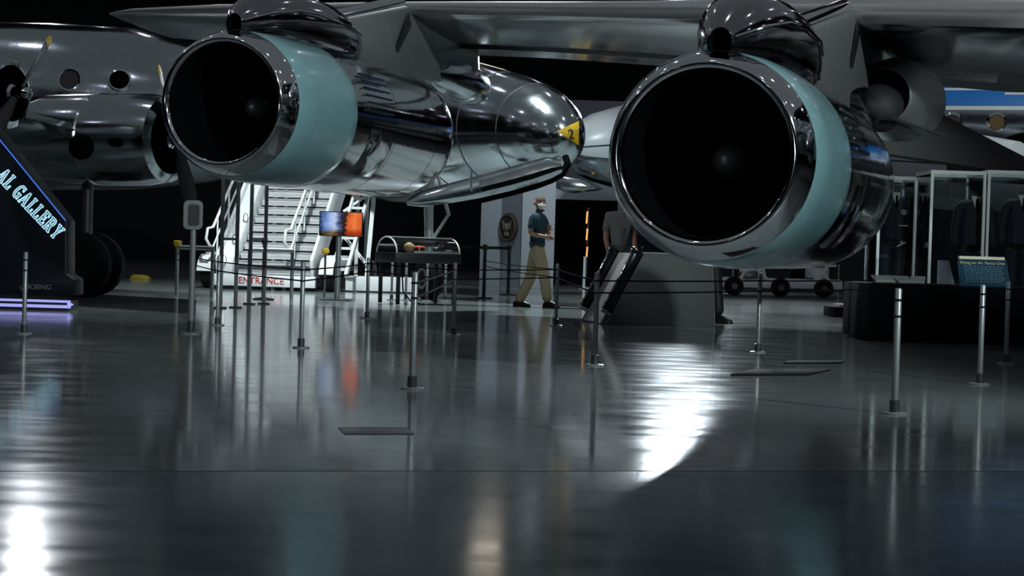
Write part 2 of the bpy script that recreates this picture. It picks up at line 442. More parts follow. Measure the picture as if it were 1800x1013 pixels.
def engine(E, near, Lw, up_w, name):
    o = E['o']; y = E['yaw']
    A = Vector((math.sin(y), math.cos(y), 0.0)); Lt = Vector((math.cos(y), -math.sin(y), 0)); U = Vector((0, 0, 1))
    def q(l, lat, up): return o + A * l + Lt * lat + U * up
    m = MB(); m.lathe([(0.26, 0.79), (0.28, 0.80), (0.7, 0.835), (1.2, 0.85), (1.6, 0.853), (1.78, 0.852), (1.80, 0.846), (1.80, 0.80)], o, A, 96)
    cowl = m.build('engine', TURQ, air, 40)
    m = MB(); m.lathe([(0.06, 0.622), (0.02, 0.640), (0.0, 0.668), (0.012, 0.695), (0.05, 0.722), (0.12, 0.752), (0.2, 0.777), (0.26, 0.792), (0.275, 0.79)], o, A, 96)
    m.build('intake_lip', LIPM, cowl, 60)
    m = MB(); m.lathe([(0.055, 0.622), (0.2, 0.61), (0.5, 0.62), (1.25, 0.64), (1.3, 0.0)], o, A, 64); m.build('inlet_duct', BLACK, cowl, 40)
    m = MB()
    for k in range(28):                                   # fan blades, deep in the duct
        a = 2 * PI * k / 28; d = Lt * math.cos(a) + U * math.sin(a); tng = A.cross(d)
        m.add([q(1.0, 0, 0) + d * 0.14 - tng * 0.02, q(1.08, 0, 0) + d * 0.14 + tng * 0.02, q(1.10, 0, 0) + d * 0.62 + tng * 0.05, q(1.0, 0, 0) + d * 0.62 - tng * 0.02], [(0, 1, 2, 3)])
    b = m.build('fan_blade_ring', BLACK, cowl); b['kind'] = 'stuff'
    m = MB(); m.lathe([(0.72, 0.0), (0.725, 0.03), (0.76, 0.075), (0.83, 0.11), (0.95, 0.135), (1.02, 0.14)], o, A, 28); m.build('spinner', mat('spinner_metal', (0.45, 0.46, 0.48), 0.34, 0.75), cowl, 60)
    # rear cowl in three ringed panels with grooves between
    m = MB(); m.lathe([(1.79, 0.80), (1.80, 0.836), (2.3, 0.846), (3.08, 0.854), (3.0801, 0.846), (3.10, 0.846), (3.1001, 0.854), (4.0, 0.856), (4.55, 0.852), (4.5501, 0.844), (4.57, 0.844), (4.5701, 0.852), (5.0, 0.846), (5.2, 0.836), (5.32, 0.815), (5.36, 0.78), (5.30, 0.74), (4.9, 0.72)], o, A, 96)
    m.build('rear_cowl', CHROME, cowl, 40)
    m = MB(); m.lathe([(4.9, 0.72), (5.3, 0.60), (6.0, 0.46), (6.05, 0.43), (5.6, 0.42), (5.6, 0.0)], o, A, 48); m.build('exhaust_nozzle', STEELD, cowl)
    m = MB(); m.ball(q(0.22, 0.735, 0.05), (0.05, 0.12, 0.16), 16, 8, Matrix((Lt, A, U)).transposed()); m.build('side_scoop', LIPM, cowl)
    # raised patch shaping the reflected floor light low on the rear cowl
    m = MB(); rs = []
    for l in (2.25, 2.3, 3.0, 3.05):
        ring = []
        for k in range(7):
            a = R(-8 - 7 * k); rr = 0.847 if l in (2.25, 3.05) else 0.862
            ring.append(q(l, math.cos(a) * rr, math.sin(a) * rr))
        rs.append(ring)
    m.rings(rs, False, False, False); m.build('reflection_patch', CHROME, cowl)
    # thin ribs in place of the striped reflections above it
    m = MB()
    for k in range(6):
        a = R(6 + 6 * k); rr = 0.866
        m.bar(q(2.1, math.cos(a) * rr, math.sin(a) * rr), q(2.95, math.cos(a) * rr, math.sin(a) * rr), 0.02, 0.02)
    for k in range(6): pass
    m.build('reflection_rib', CHROME_W, cowl)
    # turbocompressor hump on top
    m = MB(); rs = []; prof = [(0.13, .835, .085, .115), (0.16, .84, .11, .135), (0.35, .88, .20, .22), (0.6, .93, .28, .30), (1.0, .97, .36, .37), (1.6, .99, .41, .39), (2.2, .99, .42, .37), (2.7, .97, .38, .33), (3.05, .94, .30, .27), (3.25, .92, .18, .17), (3.3, .91, .04, .04)]
    for (l, c, rx, rz) in prof:
        ring = []
        for k in range(40):
            a = 2 * PI * k / 40; ca, sn = math.cos(a), math.sin(a)
            e = 0.86
            ring.append(q(l, 0.07 + rx * math.copysign(abs(ca) ** e, ca), c + rz * math.copysign(abs(sn) ** e, sn)))
        rs.append(ring)
    m.rings(rs, False, True); hump = m.build('compressor_fairing', mat('dark_polished_metal', (0.34, 0.34, 0.36), 0.10, 1.0, bump=0.04, bscale=3), cowl, 60)
    m = MB(); rs = []
    for (l, f_) in ((0.13, 1.0), (0.20, 0.92), (0.55, 0.85), (0.56, 0.01)):
        rs.append([q(l, 0.07 + 0.085 * f_ * math.cos(2 * PI * k / 24), 0.835 + 0.115 * f_ * math.sin(2 * PI * k / 24)) for k in range(24)])
    m.rings(rs, False, True); m.build('scoop_mouth', BLACK, cowl)
    m = MB(); m.tube([q(0.16, 0.17, 0.88), q(0.5, 0.36, 1.0), q(1.0, 0.44, 1.09), q(1.6, 0.49, 1.12), q(2.3, 0.49, 1.10), q(2.9, 0.42, 1.05)], 0.014, 8); m.build('fairing_seam', LIPM, cowl)
    m = MB(); m.bar(q(2.42, 0.47, 0.78), q(2.42, 0.40, 1.22), 0.02, 0.02); m.bar(q(2.42, 0.40, 1.22), q(2.42, 0.2, 1.33), 0.02, 0.02); m.build('fairing_strap', LIPM, cowl)
    # pylon
    prof2 = [(2.3, 0.86), (2.45, 1.16), (Lw, up_w + 0.02), (Lw + 3.2, up_w - 0.12), (8.4, 1.10), (8.5, 0.98), (5.6, 0.76)]
    m = MB(); n = len(prof2); cen = Vector((5.0, 1.1)); rs = []
    for (lat, sc_) in ((-0.16, 0.93), (-0.15, 0.97), (-0.10, 1.0), (0.10, 1.0), (0.15, 0.97), (0.16, 0.93)):
        rs.append([q(cen.x + (l - cen.x) * sc_, lat + 0.04, cen.y + (u - cen.y) * sc_) for (l, u) in prof2])
    m.rings(rs, True, True); py = m.build('pylon', GREYP, air, 50)
    m = MB(); pa = q(2.5, 0.04, 1.17); pb = q(Lw + 0.05, 0.04, up_w + 0.05)
    m.tube([pa, pa + (pb - pa) * 0.5, pb], 0.105, 20); m.build('pylon_leading_edge', LIPM, py)
    m = MB()
    for k in range(14):
        m.ball(q(2.9 + 0.2 * k, 0.205, 0.92), 0.012, 8, 5)
    r_ = m.build('rivet_row', STEELD, py); r_['kind'] = 'stuff'
    m = MB(); m.lathe([(0, 0.02), (0.6, 0.20), (1.6, 0.32), (2.4, 0.28), (3.0, 0.10), (3.2, 0.01)], q(6.0, 0.04, 0.95), A, 28); m.build('pylon_tail', CHROME_W, py, 60)
    m = MB(); ang = [q(8.3, 0.1, 1.02), q(8.85, 0.1, 0.80), q(8.6, 0.1, 1.14)]
    m.prism(ang, Lt * 0.05); m.build('tail_fin', LIPM, py)
    m = MB(); m.prism([q(Lw - 0.05, 0.215, up_w - 0.08), q(Lw - 0.45, 0.215, up_w - 0.55), q(Lw - 0.42, 0.215, up_w - 0.65), q(Lw + 0.05, 0.215, up_w - 0.25)], Lt * 0.02); m.build('strut_vent', BLACKP, py)
    return q
q3 = engine(E3, True, 6.8, 1.95, 'inboard')
q4 = engine(E4, False, 5.1, 1.70, 'outboard')
# fairing behind the right engine: chrome dome with a dark round mouth
c = P(1566, 172, 21.0); A3 = Vector((math.sin(E3['yaw']), math.cos(E3['yaw']), 0))
m = MB(); m.lathe([(-0.35, 0.30), (-0.3, 0.36), (-0.1, 0.44), (0.3, 0.50), (0.9, 0.46), (1.6, 0.30), (2.1, 0.04)], c, Vector((0.42, 0.9, 0.02)), 36); fd = m.build('flap_fairing', mat('brushed_aluminium', (0.45, 0.47, 0.48), 0.34, 0.85, bump=0.2, bscale=8), air, 60)
m = MB(); m.ball(P(1546, 190, 20.75), (0.29, 0.22, 0.28), 24, 14); m.build('fairing_mouth', mat('dark_metal', (0.02, 0.021, 0.022), 0.6), fd, 60)
m = MB(); m.tube([P(1560, 205, 20.4), P(1640, 232, 20.9), P(1690, 248, 21.4)], 0.02, 8); m.build('drain_pipe', STEELD, fd)
m = MB(); m.prism([P(1606, 172, 21.4), P(1634, 146, 21.4), P(1636, 152, 21.4), P(1622, 176, 21.4)], (0.02, 0.25, 0)); m.build('fairing_tip', LIPM, fd)
# body and main landing gear of the same aircraft, mostly beyond the right edge of the frame
ax = Vector((math.sin(R(17)), math.cos(R(17)), 0)); lat = Vector((math.cos(R(17)), -math.sin(R(17)), 0))
fc = E3['o'] + lat * 8.6 + ax * 8; fc.z = 4.2
m = MB(); m.lathe([(-14, 0.1), (-13.4, 0.8), (-12, 1.4), (-9, 1.85), (0, 1.88), (14, 1.88)], fc, ax, 40, True, True); m.build('fuselage', CHROME_W, air)
for sgn in (-1,):
    g = fc + lat * (3.2 * sgn) + ax * 2.5
    m = MB(); m.tube([(g.x, g.y, 0.6), (g.x, g.y, 3.6)], 0.13, 14); gl = m.build('landing_gear', STEELD, air)
    for a in (-0.6, 0.6):
        m = MB(); p = g + ax * a; p.z = 0.56; m.lathe([(-0.4, 0.3), (-0.38, 0.5), (-0.25, 0.56), (0.25, 0.56), (0.38, 0.5), (0.4, 0.3)], p, lat, 28, True, True); m.build('wheel', RUBBER, gl)

# ================================================================== SILVER AIRPLANE WITH A YELLOW NUMBER ON ITS NOSE
prop = thing('silver_nose_airplane', (-1.5, 32, 0), 'polished silver airplane with yellow 2 on its blunt nose', 'airplane')
nose = P(1001, 240, 30.0); tail_dir = Vector((-0.47, 0.88, 0))
def bodypt(l):
    """axis height and radius along the fuselage from the nose"""
    tab = [(0.0, 0.0, 0.02), (0.04, 0.0, 0.17), (0.14, 0.01, 0.33), (0.3, 0.03, 0.48), (0.6, 0.07, 0.66), (1.0, 0.12, 0.80), (1.6, 0.17, 0.93), (2.4, 0.22, 1.06), (3.6, 0.30, 1.22), (5.0, 0.38, 1.38), (6.5, 0.44, 1.50), (7.0, 0.47, 1.5), (7.8, 0.7, 1.0), (8.4, 0.9, 0.4)]
    for a, b in zip(tab, tab[1:]):
        if l <= b[0]:
            t = (l - a[0]) / (b[0] - a[0]); return a[1] + (b[1] - a[1]) * t, a[2] + (b[2] - a[2]) * t
    return tab[-1][1:]
th = Vector((tail_dir.x, tail_dir.y, 0)).normalized(); side = Vector((-th.y, th.x, 0))
if side.y > 0: side = -side                      # towards the camera
def fus(l, a, grow=0.0):
    dz, r = bodypt(l); return nose + th * l + Vector((0, 0, dz + (r + grow) * math.sin(a))) + side * ((r + grow) * math.cos(a))
ls = [0, 0.04, 0.09, 0.14, 0.22, 0.3, 0.45, 0.6, 0.8, 1.0, 1.3, 1.6, 2.0, 2.4, 3.0, 3.6, 4.3, 5.0, 5.8, 6.5, 7.0, 7.8, 8.4]
m = MB(); m.rings([[fus(l, 2 * PI * k / 48) for k in range(48)] for l in ls], True, True); fz = m.build('fuselage', CHROME_W, prop, 50)
# panel joints round the nose
for i, l in enumerate((1.1, 2.2, 3.4)):
    m = MB(); m.tube([fus(l, R(-70 + 5 * k), 0.002) for k in range(33)], 0.009, 6); m.build('panel_joint', STEELD, prop)
m = MB(); rs = []
for k in range(11):                                   # yellow wedge: point to the left, wide end at the tip of the nose
    t = k / 10; x_ = 979 + 38 * t; ring = []
    for j in range(9):
        y_ = 231 + (213 - 231) * t + (j / 8) * ((255 - 213) * t + 0.6)
        h_, n_ = surf(fz, x_, y_)
        xx_ = x_
        while h_ is None: xx_ -= 1.5; h_, n_ = surf(fz, xx_, y_)
        ring.append(h_ + n_ * 0.006)
    rs.append(ring)
m.rings(rs, False, False, False); m.build('yellow_nose_patch', YELLOW, prop)
h_, n_ = surf(fz, 1003, 237); tx_ = Vector((0, 0, 1)).cross(n_).normalized()
text('nose_number', '2', 0.24, BLACKP, prop, basis(h_ + n_ * 0.012, tx_, n_.cross(tx_)), 0.014)
m = MB(); m.tube([nose + Vector((-0.02, -0.05, 0.1)), nose + Vector((0.16, -0.06, 0.1))], 0.006, 6); m.build('pitot_probe', STEELD, prop)
# nose gear, its doors and strut
ng = G(752, 528)
m = MB(); m.tube([(ng.x, ng.y, 0.55), (ng.x - 0.02, ng.y, 1.3), (ng.x - 0.05, ng.y, 2.3)], [0.07, 0.08, 0.10], 14); gl = m.build('nose_gear_leg', STEEL, prop)
m = MB(); m.tube([(ng.x + 0.05, ng.y, 1.05), (ng.x + 0.32, ng.y, 1.5), (ng.x + 0.1, ng.y, 2.2)], 0.03, 8); m.build('drag_brace', STEEL, gl)
m = MB(); m.tube([(ng.x + 0.14, ng.y - 0.05, 0.9), (ng.x - 0.05, ng.y - 0.05, 1.0)], 0.03, 8); m.build('torque_link', STEEL, gl)
m = MB(); m.lathe([(-0.13, 0.18), (-0.12, 0.34), (-0.07, 0.38), (0.07, 0.38), (0.12, 0.34), (0.13, 0.18)], (ng.x, ng.y, 0.38), side, 32, True, True); m.build('wheel', RUBBER, gl)
m = MB(); m.lathe([(0.10, 0.0), (0.135, 0.16), (0.13, 0.19), (0.10, 0.19)], (ng.x, ng.y, 0.38), side, 24); m.build('wheel_hub', STEELD, gl)
def plate(name, mt, pts_near, depth, par, thick=0.05, sag=0.0):
    m = MB(); m.prism([P(px, py, depth + (dd if len(t_) else 0)) for (px, py, *t_), dd in [((a[0], a[1], *a[2:]), a[2] if len(a) > 2 else 0) for a in pts_near]], (0.0, thick, 0.0)); return m.build(name, mt, par, 40, 0.012)
# open door under the belly: long curved sheet hanging from the fuselage
m = MB(); rs = []
top_l = [(715, 352), (740, 335), (790, 322), (840, 309), (885, 297), (930, 284), (962, 276), (986, 281)]
bot_l = [(716, 361), (742, 364), (800, 356), (850, 347), (900, 335), (940, 324), (970, 313), (988, 303)]
for (a, b) in zip(top_l, bot_l):
    t0 = P(a[0], a[1], 29.35); b0 = P(b[0], b[1], 29.1); ring = []
    for k in range(7):
        u = k / 6; p = t0.lerp(b0, u); p.y -= 0.16 * math.sin(PI * u); ring.append(p)
    for k in range(7):
        u = 1 - k / 6; p = t0.lerp(b0, u); p.y -= 0.16 * math.sin(PI * u) - 0.05; ring.append(p)
    rs.append(ring)
m.rings(rs, True, True); dr = m.build('gear_door', CHROME_W, prop, 50)
m = MB(); rs = []
for (a, b) in zip(top_l[3:], bot_l[3:]):
    t0 = P(a[0], a[1] + 4, 29.33); b0 = P(b[0], b[1] - 3, 29.08); rs.append([t0.lerp(b0, u) + Vector((0, -0.155 * math.sin(PI * u) - 0.035, 0)) for u in (0.05, 0.3, 0.55, 0.8)])
m.rings(rs, False, False, False); m.build('door_skin_panel', CHROME, dr)
m = MB(); m.tube([P(x, y + 3, 29.2) for (x, y) in bot_l[2:]] + [P(998, 288, 29.3), P(994, 276, 29.4)], 0.06, 8); m.build('door_shadow', BLACK, dr)  # black tube drawn as the shadow line below the door
m = MB(); m.bar(P(829, 300, 29.0), P(828, 335, 28.98), 0.03, 0.03); m.build('door_hinge', STEEL, dr)
# ================================================================== SILVER PROPELLER AIRLINER AT LEFT
prop = thing('propeller_airliner', (-9, 34, 0), 'polished silver propeller airliner with round portholes at the left', 'airplane')
th = Vector((-0.995, 0.10, 0)).normalized(); side = Vector((-th.y, th.x, 0))
if side.y > 0: side = -side
fn = P(560, 170, 38.6)
tabf = [(0, -0.4, 0.03), (0.2, -0.38, 0.35), (0.6, -0.33, 0.7), (1.3, -0.22, 1.1), (2.4, -0.1, 1.45), (4.0, 0.0, 1.75), (6.0, 0.0, 1.82), (24, 0.0, 1.82)]
def fp(l, a, g=0.0):
    for a_, b_ in zip(tabf, tabf[1:]):
        if l <= b_[0]:
            t_ = (l - a_[0]) / (b_[0] - a_[0]); dz = a_[1] + (b_[1] - a_[1]) * t_; r = a_[2] + (b_[2] - a_[2]) * t_; break
    return fn + th * l + Vector((0, 0, dz + (r + g) * math.sin(a))) + side * ((r + g) * math.cos(a))
zt_ = P(100, 20, 37).z
fn.z = zt_ - 1.82
m = MB(); m.rings([[fp(l, 2 * PI * k / 48) for k in range(48)] for l in (0, 0.1, 0.2, 0.4, 0.6, 0.95, 1.3, 1.8, 2.4, 3.2, 4, 5, 6, 9, 12, 16, 20, 24)], True, True); fa = m.build('fuselage', CHROME_W, prop, 50)
for (px, py, dk) in ((122, 141, False), (210, 141, True)):
    c, nrm = surf(fa, px, py)
    m = MB(); m.lathe([(-0.02, 0.20), (0.03, 0.205), (0.035, 0.235), (-0.02, 0.25)], c, nrm, 28); wnd = m.build('porthole', LIPM, prop)
    m = MB(); m.lathe([(0.012, 0.0), (0.012, 0.203)], c, nrm, 28); m.build('porthole_pane', BLACK if dk else mat('smoked_pane', (0.06, 0.05, 0.06), 0.12), wnd)
# wing and engine nacelles on the near side
TN = Vector((-0.92, 0.39, 0)).normalized(); SN = Vector((-TN.y, TN.x, 0))
if SN.y > 0: SN = -SN
def nacelle(ctr, Rn, length, hubx, blades, nm):
    fwd = -TN; side = SN
    m = MB(); m.lathe([(0, Rn * 0.74), (-0.02, Rn * 0.82), (0.03 - 0.09, Rn * 0.93), (-0.35, Rn), (-1.2, Rn * 1.02), (-1.22, Rn * 0.98), (-1.26, Rn * 0.98), (-1.28, Rn * 1.01), (-2.2, Rn * 0.98), (-length, Rn * 0.45)], ctr, fwd, 40, False, True)
    nc = m.build('engine_nacelle', CHROME_W, prop, 45)
    m = MB(); m.lathe([(-0.01, Rn * 0.75), (-0.5, Rn * 0.75), (-0.5, 0.0)], ctr, fwd, 32); m.build('cowl_mouth', BLACK, nc)
    m = MB(); m.lathe([(-0.5, 0.16), (-0.1, 0.16), (0.02, 0.13), (0.05, 0.09), (0.30, 0.085), (0.33, 0.06), (0.34, 0.0)], ctr, fwd, 20); hb = m.build('propeller_hub', LIPM, nc)
    hub = ctr + fwd * 0.10
    for ang, ln in blades:
        d = side * math.cos(ang) + Vector((0, 0, math.sin(ang))); tn = fwd.cross(d).normalized()
        def st(r0, w_, tw, th_=0.02):
            cx = (tn * math.cos(tw) + fwd * math.sin(tw)); cy = (fwd * math.cos(tw) - tn * math.sin(tw))
            return [hub + d * r0 + cx * (w_ * a_) + cy * (th_ * b_) for a_, b_ in ((1, 0), (0.4, 0.8), (-0.6, 0.8), (-1, 0), (-0.6, -0.5), (0.4, -0.5))]
        m = MB(); m.rings([st(0.1, 0.05, 0.9, .05), st(0.35, 0.09, 0.75, .035), st(0.7, 0.125, 0.6), st(ln * .8, 0.12, 0.45), st(ln - 0.16, 0.11, 0.4)], True, True); m.build('propeller_blade', BLACKP, nc, 50)
        m = MB(); m.rings([st(ln - 0.16, 0.112, 0.4, .022), st(ln - 0.05, 0.09, 0.38, .02), st(ln, 0.04, 0.38, .015)], True, True); m.build('blade_tip', YELLOW, nc, 50)
    return nc
def ang_of(hubp, tip):
    d = tip - hubp; return math.atan2(d.z, d.dot(side))
n2 = P(300, 246, 27.2)
nacelle(n2, 0.70, 3.4, 0, [(R(64), 1.2), (R(244), 1.2)], 'inner')
n1 = P(20, 164, 25.0)
nacelle(n1, 0.53, 3.2, 0, [(R(130), 1.12), (R(310), 1.12)], 'outer')
m = MB(); rs = []
for (cx, w_, tk) in ((fp(7.2, R(-60)) - side * 0.5, 4.2, 0.55), (n2 + th * 2.8 + Vector((0, 0, 0.05)), 3.2, 0.42), (n1 + th * 2.6, 2.6, 0.3), (n1 + th * 2.8 + side * 0.9 + Vector((0, 0, 0.05)), 2.2, 0.2)):
    rs.append([cx + th * (u * w_) + Vector((0, 0, k * tk)) for (u, k) in ((-0.5, 0), (-0.46, 0.3), (-0.2, 0.5), (0.5, 0.02), (0.5, -0.02), (-0.2, -0.4), (-0.46, -0.25))])
m.rings(rs, True, True); m.build('wing', CHROME_W, prop, 50)
# main landing gear under the inner nacelle
gx = n2 + TN * 1.5
m = MB(); m.tube([(gx.x, gx.y, 0.5), (gx.x, gx.y, n2.z - 0.3)], 0.09, 12); gl = m.build('main_gear_leg', STEELD, prop)
for s_ in (-0.32, 0.32):
    m = MB(); m.lathe([(-0.14, 0.25), (-0.13, 0.45), (-0.08, 0.5), (0.08, 0.5), (0.13, 0.45), (0.14, 0.25)], Vector((gx.x, gx.y, 0.5)) + side * s_, side, 28, True, True); m.build('wheel', RUBBER, gl)
m = MB(); c = P(143, 258, 26.4); m.ball(c, (0.19, 0.12, 0.19), 20, 10); m.build('oil_cooler_intake', BLACK, prop)
# ================================================================== WHITE JET FURTHER BACK
wj = thing('small_white_jet', (5.5, 45, 0), 'white jet with thin teal stripes and grey belly behind the silver nose', 'airplane')
wn = P(984, 262, 45.0); wd = (P(1500, 292, 50.0) - wn); wd.z = 0; wd.normalize(); ws = Vector((wd.y, -wd.x, 0))
if ws.y > 0: ws = -ws
tabw = [(0, 0, 0.02), (0.05, 0.0, 0.16), (0.2, 0.02, 0.38), (0.5, 0.05, 0.62), (1.0, 0.10, 0.86), (1.8, 0.14, 1.06), (3.0, 0.15, 1.16), (12, 0.15, 1.2), (16, 0.5, 0.6)]
def wf(k, a, g=0.0):
    l, dz, r = tabw[k]; return wn + wd * l + Vector((0, 0, dz + (r + g) * math.sin(a))) + ws * ((r + g) * math.cos(a))
split = R(-22)
m = MB(); m.rings([[wf(k, split + (PI - 2 * split) * j / 32) for j in range(33)] for k in range(len(tabw))], False, False, False); m.build('fuselage', mat('gloss_white', (0.72, 0.76, 0.76), 0.3), wj, 50)
m = MB(); m.rings([[wf(k, PI - split + (PI + 2 * split) * j / 24) for j in range(25)] for k in range(len(tabw))], False, False, False); m.build('belly', CHROME_W, wj, 50)
for a in (R(2), split):
    m = MB(); m.tube([wf(k, a, 0.005) for k in range(len(tabw) - 1)], 0.018, 6); m.build('pinstripe', mat('teal_stripe', (0.01, 0.09, 0.09), 0.4), wj)
m = MB(); m.prism([P(965, 318, 43.6), P(985, 309, 43.6), P(1012, 314, 43.6), P(1042, 331, 43.6), P(1028, 334, 43.6), P(990, 338, 43.6), P(972, 330, 43.6)], (0.3, 0.5, 0)); m.build('gear_door', CHROME_W, wj, 40, 0.03)
g0 = wn + wd * 2.4
m = MB(); m.tube([(g0.x, g0.y, 0.3), (g0.x, g0.y, wn.z - 0.7)], 0.06, 10); gl = m.build('nose_gear_leg', STEEL, wj)
m = MB(); m.lathe([(-0.09, 0.15), (-0.08, 0.27), (0.08, 0.27), (0.09, 0.15)], (g0.x, g0.y, 0.27), ws, 24, True, True); m.build('wheel', RUBBER, gl)
g1 = wn + wd * 8
m = MB(); m.tube([(g1.x, g1.y, 0.4), (g1.x, g1.y, wn.z - 0.8)], 0.08, 10); gl = m.build('main_gear_leg', STEEL, wj)
m = MB(); m.lathe([(-0.12, 0.2), (-0.1, 0.38), (0.1, 0.38), (0.12, 0.2)], (g1.x, g1.y, 0.38), ws, 24, True, True); m.build('wheel', RUBBER, gl)

# ================================================================== BLUE AND WHITE AIRLINER, FAR RIGHT
bj = thing('blue_striped_airliner', (17, 58, 0), 'silver airliner with broad blue and white band far back at right', 'airplane')
bc = P(1700, 215, 56); bl = P(2150, 232, 54); bd = bl - P(1500, 206, 57.5); bd.z = 0; bd.normalize(); bs = Vector((bd.y, -bd.x, 0))
if bs.y > 0: bs = -bs
def bf(l, a, g=0.0, r=1.75): return bc + bd * l + Vector((0, 0, (r + g) * math.sin(a))) + bs * ((r + g) * math.cos(a))
def band(nm, a0, a1, mt, g=0.0, l0=-6.0, l1=14.0):
    m = MB(); m.rings([[bf(l, R(a0 + (a1 - a0) * j / 10), g) for j in range(11)] for l in (l0, l1)], False, False, False); return m.build(nm, mt, bj, 50)
BLUEP = mat('blue_paint', (0.01, 0.16, 0.50), 0.4)
WP = mat('airliner_white', (0.68, 0.70, 0.70), 0.4)
band('roof_skin', 32, 100, BLUEP); band('upper_white_line', 29.3, 32, WP); band('blue_band', 12, 29.3, BLUEP); band('lower_white_line', 8, 12, WP); band('lower_skin', -90, 8, CHROME_W)
band('white_step', 24, 26.5, WP, 0.01, 1.2, 6)
for k in range(5):
    c = bf(-0.3 + 1.3 * k, R(-4), 0.0); nn = (bf(0, R(-4), 1) - bf(0, R(-4))).normalized()
    m = MB(); m.lathe([(0.0, 0.30), (0.03, 0.30), (0.04, 0.24), (0.02, 0.22)], c, nn, 20); wv = m.build('window', LIPM, bj)
    m = MB(); m.lathe([(0.015, 0), (0.015, 0.23)], c, nn, 20); m.build('pane', mat('amber_pane', (0.16, 0.10, 0.04), 0.3) if k == 1 else mat('smoked_pane', (0.06, 0.05, 0.06), 0.12), wv)
m = MB(); g0 = bc + bd * 3; m.tube([(g0.x, g0.y, 0.0), (g0.x, g0.y, bc.z - 1.5)], 0.18, 12); m.build('jack_stand', STEELD, bj)

# ================================================================== DARK JET WING AND DROP TANK AT RIGHT
dj = thing('dark_swept_jet', (9, 36, 0), 'dark grey swept wing with pale tank below, behind the glass cases', 'airplane')
m = MB(); top_ = [P(1480, 150, 36), P(1620, 180, 36), P(1700, 228, 35.2), P(1830, 300, 34.4), P(1960, 330, 34)]
bot_ = [P(1480, 260, 33.5), P(1560, 275, 33.0), P(1660, 290, 32.5), P(1800, 312, 32.5), P(1960, 345, 32.5)]
rs = []
for a, b in zip(top_, bot_):
    rs.append([a, a.lerp(b, 0.1) + Vector((0, -0.05, 0.12)), a.lerp(b, 0.5) + Vector((0, -0.1, 0.16)), b + Vector((0, 0, 0.05)), b, a.lerp(b, 0.5) + Vector((0, 0.1, -0.2))])
m.rings(rs, True, True); m.build('wing', mat('dark_camouflage', (0.016, 0.018, 0.017), 0.9, spec=0.08, var=0.25, vscale=0.6), dj, 50)
tc_ = P(1690, 345, 36)
m = MB(); m.lathe([(-1.9, 0.01), (-1.7, 0.14), (-1.0, 0.25), (0, 0.30), (1.4, 0.28), (2.6, 0.12), (3.0, 0.02)], tc_, Vector((0.95, 0.2, 0.0)), 28); m.build('drop_tank', mat('pale_grey_paint', (0.22, 0.24, 0.24), 0.5), dj, 60)
m = MB(); m.bar(tc_ + Vector((0, 0, 0.2)), tc_ + Vector((-0.1, 0, 1.2)), 0.15, 0.6); m.build('tank_pylon', STEELD, dj)
g0 = tc_ + Vector((1.8, 0.4, 0))
m = MB(); m.tube([(g0.x, g0.y, 0.35), (g0.x, g0.y, tc_.z + 0.9)], 0.08, 10); gl = m.build('landing_gear', STEELD, dj)
m = MB(); m.lathe([(-0.1, 0.2), (-0.09, 0.36), (0.09, 0.36), (0.1, 0.2)], (g0.x, g0.y, 0.36), (1, 0.2, 0), 24, True, True); m.build('wheel', RUBBER, gl)

# ================================================================== PARTITIONS AND DOORWAY BEHIND THE MAN
def panel(px0, px1, py0, py1, d, mt, name, label, cat, th_=0.12, group=None):
    a = P(px0, py1, d); b = P(px1, py1, d); t = P(px0, py0, d)
    m = MB(); m.box(((a.x + b.x) / 2, d, t.z / 2), (b.x - a.x, th_, t.z)); o = m.build(name, mt, None, 30, 0.01)
    return tag(o, label, cat, group)
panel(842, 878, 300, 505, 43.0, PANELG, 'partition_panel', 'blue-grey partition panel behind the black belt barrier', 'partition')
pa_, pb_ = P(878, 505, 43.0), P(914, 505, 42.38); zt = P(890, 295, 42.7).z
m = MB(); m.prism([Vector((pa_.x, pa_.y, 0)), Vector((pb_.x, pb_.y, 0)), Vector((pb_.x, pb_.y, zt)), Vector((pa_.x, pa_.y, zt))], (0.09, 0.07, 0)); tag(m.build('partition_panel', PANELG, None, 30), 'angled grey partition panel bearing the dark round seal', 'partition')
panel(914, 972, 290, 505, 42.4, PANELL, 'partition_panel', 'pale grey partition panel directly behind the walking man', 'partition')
panel(938, 1200, 174, 505, 66, PANELL, 'partition_panel', 'tall far grey wall panel showing above the white jet', 'partition')
db = panel(972, 1082, 350, 488, 48.0, BLACK, 'dark_doorway', 'black exhibit booth right of the walking man', 'doorway')  # black panel stands in for the darkness of an opening
db = panel(972, 1100, 320, 357, 48.3, PANELL, 'doorway_fascia', 'pale fascia board above the black booth', 'fascia')
# round emblem board on the partition
pm_ = (pa_ + pb_) / 2; pnn = Vector((pb_ - pa_).cross(Vector((0, 0, 1)))); pnn.z = 0; pnn.normalize()
if pnn.y > 0: pnn = -pnn
eo = P(895, 400, pm_.y) + pnn * 0.0
em = thing('round_emblem', eo, 'dark oval-framed round seal hung on the pale partition', 'emblem')
m = MB(); m.lathe([(0, 0.345), (0.05, 0.345), (0.06, 0.32), (0.04, 0.0)], eo + Vector((0, 0, 0)), pnn, 40); m.build('disc', mat('seal_dark', (0.035, 0.030, 0.028), 0.5), em)
m = MB(); dv = pnn; xx = dv.cross(Vector((0, 0, 1))).normalized()
m.tube([eo + dv * 0.065 + (xx * math.cos(a) + Vector((0, 0, math.sin(a)))) * 0.30 for a in [2 * PI * k / 36 for k in range(37)]], 0.012, 6); m.build('ring', mat('seal_gold', (0.16, 0.12, 0.07), 0.5), em)
m = MB(); m.ball(eo + dv * 0.06, (0.05, 0.05, 0.10), 12, 8)
